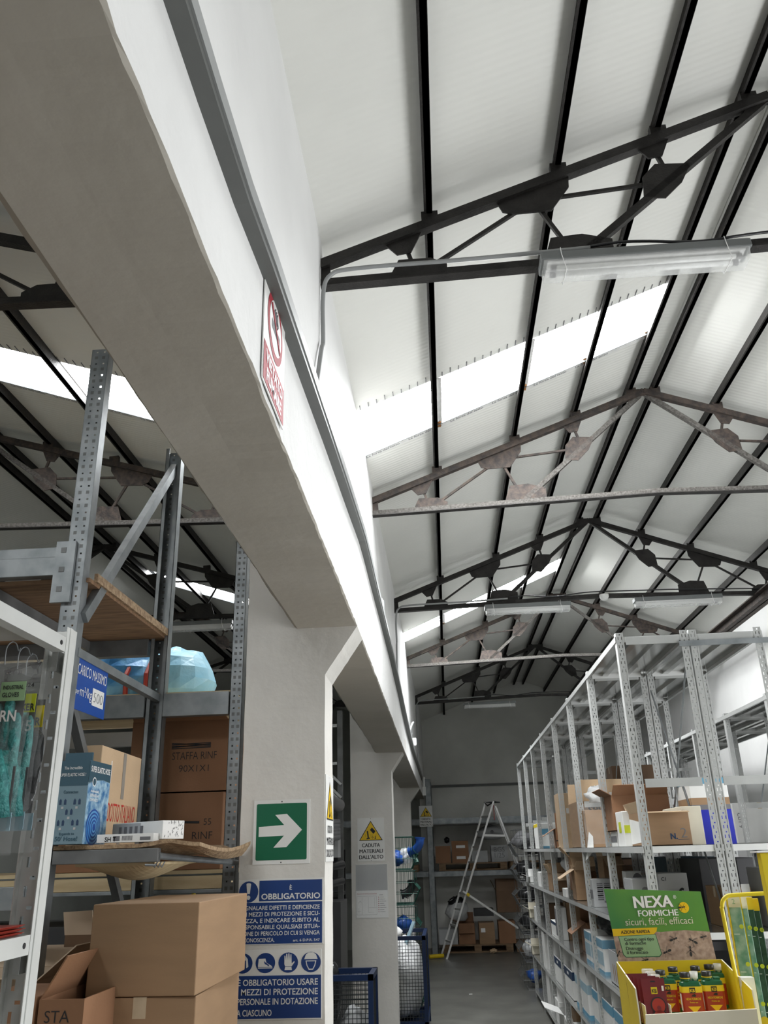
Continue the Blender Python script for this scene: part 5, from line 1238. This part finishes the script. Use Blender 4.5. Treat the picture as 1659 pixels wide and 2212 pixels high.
def basket_mesh(w, d, h, r=.0028):
    """picking basket: low open front (towards +x), wires as one mesh"""
    mb = MB(); n = 9
    def P(s, z): return z
    for k in range(n+1):
        y = -d/2+d*k/n
        mb.tube([(-w/2, y, h), (-w/2, y, 0), (w*.30, y, 0), (w/2, y, h*.45), (w*.36, y, h*.62)], r, 4)
    for z in (.33*h, .66*h):
        mb.tube([(-w/2, -d/2, z), (-w/2, d/2, z)], r, 4)
        for s in (-1, 1): mb.tube([(-w/2, s*d/2, z), (w*(.36+.1*(z < h*.5)), s*d/2, z)], r, 4)
    for k in range(8):
        x = -w/2+w*.8*k/7
        for s in (-1, 1): mb.tube([(x, s*d/2, 0), (x, s*d/2, h)], r*.8, 4)
        mb.tube([(x, -d/2, 0), (x, d/2, 0)], r*.8, 4)
    return mb
def basket_rim(w, d, h, r=.005):
    mb = MB()
    for s in (-1, 1): mb.tube([(-w/2, s*d/2, 0), (-w/2, s*d/2, h), (w*.38, s*d/2, h), (w*.36, s*d/2, h*.62), (w/2, s*d/2, h*.45), (w*.30, s*d/2, 0), (-w/2, s*d/2, 0)], r, 5)
    for x, z in ((-w/2, h), (w*.36, h*.62), (w/2, h*.45), (w*.30, 0), (-w/2, 0)): mb.tube([(x, -d/2, z), (x, d/2, z)], r, 5)
    return mb
def basket(label, x, y, z, w, d, h, mt, rz, group):
    r = thing('wire_basket', label, 'basket', (x, y, z), rz, group)
    basket_mesh(w, d, h).build('wire_mesh', mt, r); basket_rim(w, d, h).build('rim', mt, r)
    return r
gb = basket('', -.56, 9.98+.45, 1.48, .36, .5, .34, 'wire_green', 0, 'green wire baskets stacked behind the second pillar')
gb.location = (-.535, 10.35, 1.44); gb['label'] = 'top green wire basket of the stack behind the second pillar, holding blue pipe fittings'
for k, t in enumerate(('second green wire basket of the stack behind the second pillar', 'third green wire basket of the stack, just above the tall mesh container', 'fourth green wire basket of the stack behind the mesh container', 'bottom green wire basket of the stack standing on the floor')):
    dup(gb, None, (-.525, 10.35, 1.44-.36*(k+1)), t)
sb = basket('', 1.0, 12.0, 1.55, .40, .55, .33, 'wire_grey', math.pi, 'grey wire baskets stacked at the far end of the rack')
for k in range(6):
    t = 'grey wire basket stacked at the far rack end, %s' % ('topmost', 'second from the top', 'third from the top', 'third from the floor', 'second from the floor', 'lowest')[k]
    z = 1.53-.306*k
    if k == 0: sb.location = (1.02, 12.1, z); sb['label'] = t
    else: dup(sb, None, (1.02-.0*k, 12.1, z), t)
# fittings in the baskets
def elbow(loc, mt, label, s=1.0, rz=0):
    pts = smooth([(0, 0, 0), (.06*s, 0, .02*s), (.11*s, 0, .07*s), (.12*s, 0, .13*s)], 4)
    r = thing('pipe_elbow', label, 'pipe fitting', loc, rz)
    MB().tube(pts, .042*s, 14, cap=False).build('bend', mt, r, smooth=True)
    for p, q in ((pts[-2], pts[-1]), (pts[1], pts[0])): MB().tube([p, p+(q-p)*1.6], [.052*s, .054*s], 14, cap=False).build('socket', mt, r, smooth=True)
    return r
elbow((-.43, 10.2, 1.62), 'pipe_blue', 'blue pipe elbow sticking out of the top green basket', 1.1, -.5)
elbow((-.55, 10.3, 1.18), 'pipe_black', 'black pipe elbow in the second green basket'); elbow((-.50, 10.5, 1.18), 'pipe_black', 'second black pipe elbow in the second green basket', 1, 1)
for i, (x, y, z, m_, t) in enumerate(((-.6, 10.3, 1.53, 'pipe_blue', 'bag of blue fittings in the top green basket'), (-.5, 10.35, 1.55, 'film_milky', 'milky plastic bag in the top green basket'), (-.55, 10.35, .84, 'pipe_blue', 'bag of blue fittings in the third green basket'),
                                       (-.52, 10.3, .48, 'film_milky', 'milky bag of fittings in the lowest green basket'))):
    o = MB().blob((0, 0, .03), .10, .13, .08, 50+i, .2).build('plastic_bag', m_, loc=(x, y, z), smooth=True); tag(o, t, 'bag')
o = MB().tube([(-.36, 10.12, 1.50), (-.40, 10.2, 1.62)], .03, 10).build('green_tube', 'wire_green'); tag(o, 'short green tube hanging at the front of the top green basket', 'tube')
for i, (x, y, z, m_, t, rx) in enumerate(((1.0, 12.0, 1.72, 'pipe_grey', 'shiny grey pipe cap in the topmost grey basket', .15), (1.08, 11.75, 1.62, 'pipe_black', 'second grey pipe piece in the topmost grey basket', .10), (1.0, 12.0, 1.38, 'pipe_black', 'black fittings in the second grey basket', .13), (1.0, 12.0, 1.07, 'pipe_black', 'black fittings in the third grey basket', .12),
                                      (1.0, 12.0, .76, 'pipe_black', 'dark fittings in the fourth grey basket', .13), (1.0, 12.0, .45, 'film_milky', 'clear bag in the fifth grey basket', .13), (1.0, 12.0, .14, 'pipe_blue', 'blue fittings in the lowest grey basket', .10))):
    o = MB().blob((0, 0, .0), rx, rx, rx*.75, 70+i, .15).build('pipe_fitting', m_, loc=(x, y, z), smooth=True); tag(o, t, 'pipe fittings')
for k, (y, z, t) in enumerate(((11.05, LEV[2], 'small open white carton at the far end of the third rack shelf'), (11.1, LEV[1], 'open pale carton at the far end of the second lowest rack shelf'))):
    carton(t, .985, y, .13, .14, .09, z, 'card_cream', open_={'-': 60, 'f': 80, 'b': 30}, flap=.08)

# ------------------------------------------------------------------ pipes in the gap behind the near pillar, black blocks added for its shade
PS = thing('pipe_rack', 'dark rack of pipes seen in the gap between the near and second pillars', 'racking', (-1.35, 8.4, 0))
Lc = lambda x, y, z: (x+1.35, y-8.4, z)
for x in (-1.9, -1.04):
    MB().box(x+1.35, x+1.40, 0, .04, 0, 2.95).build('upright', 'galv_dark', PS)
for z in (.6, 1.25, 1.72):
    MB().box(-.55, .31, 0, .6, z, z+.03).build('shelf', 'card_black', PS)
MB().box(-.55, .31, .62, .64, 0, 1.66).build('back_panel', 'card_black', PS)  # black sheet added behind; the gap's shade is put into its colour
MB().bar(Lc(-1.9, 8.38, 2.78), Lc(-1.04, 8.38, 2.80), .02, .03).build('cross_bar', 'rack_grey', PS); MB().bar(Lc(-1.9, 8.38, 2.42), Lc(-1.04, 8.38, 2.44), .02, .025).build('cross_bar', 'rack_grey', PS)
for z in (2.42, 2.30, 2.26): MB().bar(Lc(-1.45, 8.36, z+.25), Lc(-1.0, 8.36, z-.18), .02, .022).build('diagonal_bar', 'rack_grey', PS)
o = MB().tube([(-1.14, 7.7, 2.12), (-1.02, 8.35, 2.05)], .058, 18, cap=False).tube([(-1.14, 7.7, 2.12), (-1.02, 8.35, 2.05)], .046, 18, cap=False).build('grey_pipe', 'pipe_grey', smooth=True); tag(o, 'thick grey pipe with its open end towards us, on the dark pipe rack', 'pipe')
for k in range(5):
    o = MB().tube(smooth([(-1.25, 7.85, 1.98-.035*k), (-1.1, 7.9, 1.90-.035*k), (-.98, 8.0, 1.885-.03*k)], 5), .03, 10).build('bent_pipe', 'pipe_grey', smooth=True); tag(o, 'shiny bent grey pipe under the thick pipe, %s from the top' % ('first', 'second', 'third', 'fourth', 'fifth')[k], 'pipe', 'bent pipes on the dark rack')
for k, (z, rr) in enumerate(((1.50, .04), (1.36, .035), (1.05, .04), (.95, .03))):
    o = MB().tube([(-1.16+.02*k, 7.95, z), (-.99, 8.3, z+.03)], rr, 12, cap=False).build('dark_pipe', 'pipe_black', smooth=True); tag(o, 'dark pipe end on the pipe rack, %s from the top' % ('first', 'second', 'third', 'fourth')[k], 'pipe', 'dark pipes on the dark rack')
r = carton('grey carton with a dark letter, on the pipe rack in the gap', -1.10, 8.2, .2, .2, .24, 1.75-.16, 'card_grey', tape=None)
flat(r, 'printed_mark', [[(-.06, .05), (.0, .12), (.06, .05), (.07, .19), (.03, .2), (0, .17), (-.03, .2), (-.07, .19)]], (0, -.1, 0), EX, EZ, 'ink', .001)
r = carton('tall stack of dark goods filling the gap under the pipes', -1.2, 8.1, .5, .5, 1.24, 0, 'card_black', tape=None, name='shade_filler', cat='goods')
# ------------------------------------------------------------------ ant bait display (near right)
YD = 3.2
ND = thing('display_stand', 'yellow cardboard ant bait display with a green NEXA header', 'display', (.70, 2.98, 0))
b0 = V((.70, 2.98, 0))
tl, tr, br_, bl = PY(1310, 1920, YD), PY(1517, 1917, YD), PY(1547, 2072, YD), PY(1336, 2078, YD)
O = bl-b0; u = (br_-bl); wd = u.length; u.normalize(); v = ((tl-bl)+(tr-br_))/2; hd = v.length; v = v.normalized()
quad = [(0, 0), (wd, 0), ((tr-bl).dot(u), (tr-bl).dot(v)), ((tl-bl).dot(u), (tl-bl).dot(v))]
HB = MB().prism(quad, O, u, v, .004, c=-.004).build('header_card', 'poster_green', ND)
def Q(s, t):   # header coordinates: s to the right 0-1, t from the top 0-1, following the card's edges
    a = V((lerp(quad[3][0], quad[2][0], s), lerp(quad[3][1], quad[2][1], s))); b = V((lerp(quad[0][0], quad[1][0], s), lerp(quad[0][1], quad[1][1], s)))
    p = a.lerp(b, t); return (p.x, p.y)
def hp(pts): return [Q(*p) for p in pts]
def hflat(name, polys, mt, off):
    mb = MB()
    for p in polys: mb.poly(p, O, u, v, off)
    o = mb.build(name, mt, HB)
    for f in o.data.polygons:
        if f.normal.dot(u.cross(v)) < 0: f.flip()
    return o
hflat('sand_photo', [hp([(0, 1), (1, 1), (1, .60), (.75, .575), (.5, .60), (.25, .58), (0, .62)])], 'poster_sand', .0006)
hflat('yellow_banner', [hp([(0, .555), (.47, .535), (.455, .59), (.42, .63), (.0, .655)])], 'sign_yellow', .0014)
hflat('mint_panel', [hp([(.055, .66), (.435, .635), (.455, .90), (.43, .935), (.09, .935), (.07, .90)])], 'mint', .0012)
hflat('panel_border', [hp([(.049, .655), (.44, .63), (.462, .905), (.434, .945), (.086, .945), (.063, .905)])], 'pot_green', .0009)
hflat('round_badge', [[(Q(.79, .245)[0]+.017*math.cos(t*.3), Q(.79, .245)[1]+.017*math.sin(t*.3)) for t in range(21)]], 'sign_yellow', .0012)
def hl(s, x, y, h, w, al, mt, bold=.03, off=.002, nm='lettering', fat=0):
    q = Q(x, y); return lettering(HB, [(s, q[0], q[1], h*hd, w*wd, al)], O, u, v, mt, nm, bold, off, fat)
hl('NEXA', .487, .258, .165, .40, 'C', 'ink_grey', .0, .0012, 'lettering_shadow', .05); hl('NEXA', .48, .25, .165, .40, 'C', 'white_print', .0, fat=.05)
hl('®', .70, .12, .05, .033, 'L', 'white_print', .0)
hl('FORMICHE', .51, .372, .085, .415, 'C', 'white_print', .0, fat=.04)
hl('sicuri, facili, efficaci', .50, .495, .098, .70, 'C', 'card_cream', .0)
hl('AZIONE RAPIDA', .235, .618, .046, .30, 'C', 'ink', .0, fat=.025)
for k, (s, w_) in enumerate((('Contro ogni tipo', .305), ('di formiche', .215), ('Distrugge', .175), ('il formicaio', .215))):
    hl(s, .105, .722+(0, .053, .122, .178)[k], .045, w_, 'L', 'ink', .0, fat=.02)
def ant(cx, cy, s, rot, mt='ink'):
    c, sn = math.cos(rot), math.sin(rot); q = Q(cx, cy)
    T = lambda x, y: (q[0]+s*(x*c-y*sn), q[1]+s*(x*sn+y*c))
    P = []
    for ex, rx, ry in ((-.62, .36, .20), (.0, .22, .12), (.42, .2, .15)): P.append([T(ex+rx*math.cos(t*.45), ry*math.sin(t*.45)) for t in range(14)])
    for lx in (-.12, .02, .16):
        for sg in (-1, 1):
            a = [(lx, 0), (lx-.12*(1 if lx < .1 else -1)*2, sg*.42), (lx-.35*(1 if lx < .1 else -1)*1.5, sg*.75)]
            for (x0, y0), (x1, y1) in zip(a, a[1:]): P.append([T(x0-.025, y0), T(x0+.025, y0), T(x1+.025, y1), T(x1-.025, y1)])
    for sg in (-1, 1): P.append([T(.55, sg*.05), T(.6, sg*.08), T(.9, sg*.28), T(.88, sg*.24)])
    return P
polys = []
for cx, cy, s, r_ in ((.62, .70, .018, .3), (.80, .725, .019, 2.6), (.76, .86, .020, 1.5), (.93, .67, .014, .2), (.51, .88, .019, 3.5), (.28, .985, .017, .3), (.02, .88, .014, 1.0)): polys += ant(cx, cy, s, r_)
hflat('ant_picture', polys, 'ink', .0018); hflat('ant_emblem', ant(.775, .24, .015, .1), 'ink', .0018)
# tray
W0, W1 = .545, .885; yb_, yf_ = 3.19, 2.80; zb, zf_, zfl = 1.262, 1.236, 1.125
loc = lambda x, y, z: V((x, y, z))-b0
def panel(name, pts, mt, t, edge='cream'):
    pts = [loc(*p) for p in pts]; n = (pts[1]-pts[0]).cross(pts[2]-pts[0]).normalized()*t; k = len(pts)
    mb = MB().add(pts+[p+n for p in pts], [tuple(range(k))[::-1], tuple(range(k, 2*k))]); mb.add(pts+[p+n for p in pts], [(i, (i+1) % k, k+(i+1) % k, k+i) for i in range(k)], 1)
    return mb.build(name, [mt, edge], ND)
panel('left_panel', [(W0, yb_, .3), (W0-.02, yf_, .3), (W0-.02, yf_, 1.185), (W0-.022, yf_, zf_), (W0, yb_, zb)], 'yellow', .004)
panel('right_panel', [(W1, yb_, .3), (W1, yb_, zb), (W1-.03, yf_+.02, zf_-.012), (W1-.035, yf_, 1.185), (W1-.035, yf_, .3)], 'yellow', .004)
panel('back_panel', [(W0, yb_, .3), (W0, yb_, zb), (W1, yb_, zb), (W1, yb_, .3)], 'yellow', .004)
panel('tray_floor', [(W0, yb_, zfl), (W1, yb_, zfl), (W1-.035, yf_, zfl), (W0-.02, yf_, zfl)], 'yellow_deep', .004)
lipL, lipR = PY(1382, 2192, yf_-.005), PY(1606, 2180, yf_-.005)
panel('front_lip', [(W0-.012, yf_-.004, 1.12), (W1-.035, yf_-.004, 1.12), (W1-.035, yf_-.012, 1.182), (W0-.008, yf_-.012, 1.172)], 'cream', .004)
panel('front_panel', [(W0-.02, yf_, .3), (W1-.035, yf_, .3), (W1-.035, yf_, 1.12), (W0-.02, yf_, 1.12)], 'yellow', .004)
MB().box(W0-b0.x-.01, W1-b0.x-.02, yf_-b0.y+.01, yb_-b0.y-.01, 0, .3).build('base', 'pot_green', ND)
# bottles
def bottle():
    r = thing('bottle', '', 'bottle')
    prof = []
    mb = MB(); W_, D_ = .036, .019
    def body(z0, z1, mtl, grow=0.0):
        p = rrect(-W_-grow, W_+grow, -D_-grow, D_+grow, .010, 4); n = len(p)
        vs = [(x, y, z0) for x, y in p]+[(x, y, z1) for x, y in p]
        return MB().add(vs, [tuple(range(n-1, -1, -1)), tuple(range(n, 2*n))]+[(i, (i+1) % n, n+(i+1) % n, n+i) for i in range(n)])
    mb = MB(); lev = [(0, .9), (.004, 1), (.122, 1), (.132, .94), (.138, .72)]; p0 = rrect(-W_, W_, -D_, D_, .010, 4); n = len(p0); vs = []
    for z, s in lev: vs += [(x*s, y*s, z) for x, y in p0]
    mb.add(vs, [tuple(range(n-1, -1, -1)), tuple((len(lev)-1)*n+i for i in range(n))]+[(j*n+i, j*n+(i+1) % n, (j+1)*n+(i+1) % n, (j+1)*n+i) for j in range(len(lev)-1) for i in range(n)])
    mb.build('body', 'pot_green', r, smooth=False)
    MB().lathe([(.017, .134), (.017, .142), (.015, .146)], (-.014, 0, 0), 18).build('neck', 'pot_green', r, smooth=True)
    c = MB().lathe([(.017, .148), (.0175, .150), (.0175, .166), (.015, .168)], (-.014, 0, 0), 20).build('cap', 'cap_black', r, smooth=True)
    MB().lathe([(.0178, .1455), (.0182, .1465), (.0178, .1485)], (-.014, 0, 0), 20).build('cap_ring', 'yellow', c)
    MB().box(.008, .030, -.012, .012, .136, .146).build('shoulder', 'pot_green', r, bevel=.003)
    lb = body(.016, .118, None, .0007).build('label', 'label_red', r)
    body(.096, .118, None, .0011).build('yellow_band', 'yellow', lb)
    MB().box(-.010, .010, -D_-.0022, -D_-.0015, .094, .114).build('emblem', 'ink', lb); lettering(lb, [('KB', 0, .0985, .011, .016, 'C')], (0, -D_-.0019, 0), EX, EZ, 'yellow', 'emblem_text', .02)
    lettering(lb, [('NEXA FORMICHE', 0, .070, .008, .052, 'C'), ('Pronto uso', 0, .059, .006, .028, 'C')], (0, -D_-.0012, 0), EX, EZ, 'yellow_deep', bold=.02)
    flat(lb, 'ant_picture', [[(-.006, .083), (.008, .081), (.011, .087), (.006, .092), (-.002, .088)]], (0, -D_-.0012, 0), EX, EZ, 'ink', .0005)
    flat(lb, 'triangle', [[(-.022, .047), (0, .022), (.022, .047)][::1]], (0, -D_-.0012, 0), EX, EZ, 'sign_yellow', .0005)
    MB().box(-W_-.0016, -W_-.001, -.008, .010, .03, .09).build('side_text', 'white_print', lb)
    return r
bt = bottle()
spots = [((1446, 2186, 3.02), 'green and red ant killer bottle at the left of the display tray'), ((1474, 2184, 3.09), 'green ant killer bottle half hidden behind the front middle bottle'),
         ((1500, 2192, 2.96), 'front middle green ant killer bottle with a clear measuring cup'), ((1547, 2188, 2.98), 'green ant killer bottle at the right of the display tray'),
         ((1522, 2175, 3.10), 'green ant killer bottle at the back, only its black cap showing'), ((1552, 2172, 3.13), 'rearmost green ant killer bottle with a clear cup')]
for i, ((x, y, yy), t) in enumerate(spots):
    p = PY(x, y, yy)
    if i == 0: bt.scale = (.86, .86, .74); bt.location = (p.x, yy, zfl+.006); tag(bt, t, 'bottle', 'ant killer bottles'); o = bt
    else: o = dup(bt, None, (p.x, yy, zfl+.006), t, 'ant killer bottles')
    if i in (2, 5): MB().lathe([(.013, .138), (.015, .170), (.0135, .170), (.012, .142)], (.018, 0, 0), 16).build('measuring_cup', 'acrylic', o, smooth=True)
def spray(x, y, label):
    r = thing('spray_can', label, 'spray can', (x, y, zfl+.006), 0, 'ant spray cans')
    MB().lathe([(.017, 0), (.018, .004), (.018, .085), (.014, .094)], n=20).build('body', 'label_red', r, smooth=True)
    MB().lathe([(.0183, .068), (.0183, .082)], n=20).build('yellow_band', 'yellow', r, smooth=True)
    MB().lathe([(.0186, .09), (.0186, .118), (.016, .12)], n=20).build('cap', 'acrylic', r, smooth=True); MB().lathe([(.006, .094), (.006, .11)], n=8).build('nozzle', 'white_print', r)
    MB().box(-.006, .006, -.0192, -.0186, .066, .080).build('emblem', 'ink', r); lettering(r, [('NEXA', 0, .045, .007, .02, 'C'), ('Pronto', 0, .035, .005, .018, 'C')], (0, -.0186, 0), EX, EZ, 'yellow_deep', bold=.02)
for i, (px, py, yy, t) in enumerate(((1422, 2184, 2.96, 'small red ant spray can with clear cap beside the blister cards'), (1416, 2180, 3.03, 'second small ant spray can behind the first'), (1409, 2178, 3.09, 'third small ant spray can deep in the tray'))):
    spray(PY(px, py, yy).x, yy, t)
r = thing('card_tray', 'white cardboard holder for the red blister cards in the yellow tray', 'holder', (.585, 2.88, zfl+.005))
MB().box(-.035, .04, -.036, -.034, 0, .032).box(-.035, -.033, -.036, .12, 0, .055).box(.038, .04, -.036, .12, 0, .055).box(-.035, .04, -.036, .12, 0, .002).build('body', 'card_white', r)
for k in range(5):
    yy = 2.86+.028*k; t = 'dark red ant bait blister card, %s in its row' % ('foremost', 'second', 'third', 'fourth', 'last')[k]
    r = thing('blister_card', t, 'blister card', (.588-.006*k, yy, zfl+.009), 0, 'red ant bait blister cards')
    MB().prism([(-.034, 0), (.034, 0), (.034, .118), (-.034, .118)], (0, 0, 0), EX, V((0, .16, 1)).normalized(), .001).build('card', 'maroon', r)
    vv = V((0, .16, 1)).normalized()
    flat(r, 'hang_hole', [[(-.008, .108), (.008, .108), (.006, .112), (-.006, .112)]], (0, 0, 0), EX, vv, 'ink', .0008)
    if k == 0:
        MB().box(-.009, .009, .0105, .0115, .077, .095).build('emblem', 'yellow', r); lettering(r, [('KB', 0, .08, .010, .014, 'C')], (0, .0105, 0), EX, EZ, 'ink', 'emblem_text', .02)
        lettering(r, [('NEXA FORMICHE', 0, .068, .006, .055, 'C')], (0, .0085, 0), EX, vv, 'white_print', bold=.02, off=.0012)
        for z in (.048, .018):
            MB().prism(circle(.006, z, .022, 20), (0, 0, 0), EX, vv, .009, c=0.0).build('bait_station', 'ink', r)
            flat(r, 'red_label', [circle(.006, z, .019, 20)], (0, 0, 0), EX, vv, 'label_red', .005); flat(r, 'target_ring', [circle(.006, z-.006, .006, 14)], (0, 0, 0), EX, vv, 'maroon', .0056)
        MB().box(.022, .028, .008, .009, .085, .098).build('price_sticker', 'white_print', r)

# ------------------------------------------------------------------ seed rack at the right edge
SR = thing('wire_stand', 'yellow wire stand at the right edge holding tall seed boxes', 'stand', (.98, 3.0, 0))
s0 = V((.98, 3.0, 0)); pc = PY(1551, 1935, 2.95)
z1 = pc.z+.0; xL = pc.x+.008
pts = smooth([(xL+.02, 2.96, .0), (xL+.02, 2.96, .9), (xL+.001, 2.955, z1-.09), (xL, 2.952, z1-.03), (xL+.015, 2.95, z1-.005), (xL+.05, 2.95, z1+.001), (xL+.2, 2.95, z1+.004), (xL+.4, 2.95, z1+.004)], 6)
MB().tube([p-s0 for p in pts], .0062, 10).build('frame_wire', 'yellow', SR, smooth=True)
MB().tube([V((xL+.34, 2.95, 0))-s0, V((xL+.34, 2.95, z1))-s0], .0062, 8).build('frame_wire', 'yellow', SR, smooth=True)
MB().box(-.15, .28, -.06, .16, .0, .012).build('base', 'yellow', SR)
pt = PY(1641, 1842, 2.72); 
MB().box(pt.x-s0.x, pt.x-s0.x+.03, 2.72-3.0, 2.75-3.0, 0, pt.z).build('yellow_post', 'yellow', SR, bevel=.002)
MB().box(pt.x-s0.x-.008, pt.x-s0.x+.25, 2.715-3.0, 2.78-3.0, pt.z, pt.z+.004).build('white_cap', 'white_print', SR)
MB().box(pt.x-s0.x+.03, pt.x-s0.x+.25, 2.73-3.0, 2.75-3.0, .3, pt.z-.005).build('green_panel', 'pot_green', SR)
def seedbox(k, x, y, zt, w, dark, label):
    r = thing('seed_box', label, 'seed box', (x, y, zt-.75), math.radians(-14), 'tall seed boxes in the yellow stand')
    MB().box(0, w, 0, .035, 0, .75).build('body', 'leaf_dark' if dark else 'leaf', r, bevel=.002)
    MB().box(-.0008, w+.0008, -.0008, .02, .715, .7505).build('yellow_top', 'yellow_deep' if dark else 'cream', r)
    mb = MB(); mk = MB()
    for j in range(6):
        z = .66-.105*j; mb.poly(circle(w*.78, z, .0065, 12), (0, 0, 0), EX, EZ, .0012); mk.box(.003, w*.55, -.001, -.0004, z-.022, z-.0205)
    mb.build('number_dot', 'lime', r); mk.build('divider_line', 'white_print', r)
    flat(r, 'lemon_picture' if not dark else 'leaf_picture', [circle(w*.6, .40, .013, 14, ry=.017)], (0, 0, 0), EX, EZ, 'sign_yellow' if not dark else 'mint', .001)
    lettering(r, [('2', w*.45, .725, .014, None, 'C')] if k == 0 else [('1%d' % k, w*.78-.0, .657, .005, None, 'C')], (0, 0, 0), EX, EZ, 'mint' if k == 0 else 'pot_green', bold=.0, off=.0018)
    MB().box(-.004, 0, -.002, .037, 0, .75).build('side_strip', 'yellow_deep', r)
for k, (a, b, dk, t) in enumerate(((1570, 1601, False, 'pale green seed box at the left of the yellow stand'), (1601, 1615, False, 'narrow pale seed box, second from the left in the yellow stand'), (1614, 1631, True, 'dark green seed box, third from the left in the yellow stand'), (1630, 1646, True, 'dark green seed box, rightmost in the yellow stand'))):
    p = PY(a, 1934, 3.0-.0); q = PY(b, 1934, 3.0)
    seedbox(k, p.x, 3.0+.012*k, p.z-.004*k, (q.x-p.x)*.80, dk, t)
p = PY(1600, 2112, 2.93); q = PY(1629, 2112, 2.93)
o = MB().box(0, q.x-p.x, 0, .03, 0, p.z).build('white_panel', 'card_white', loc=(p.x, 2.93, 0)); tag(o, 'white board standing between the yellow display and the seed boxes', 'board')
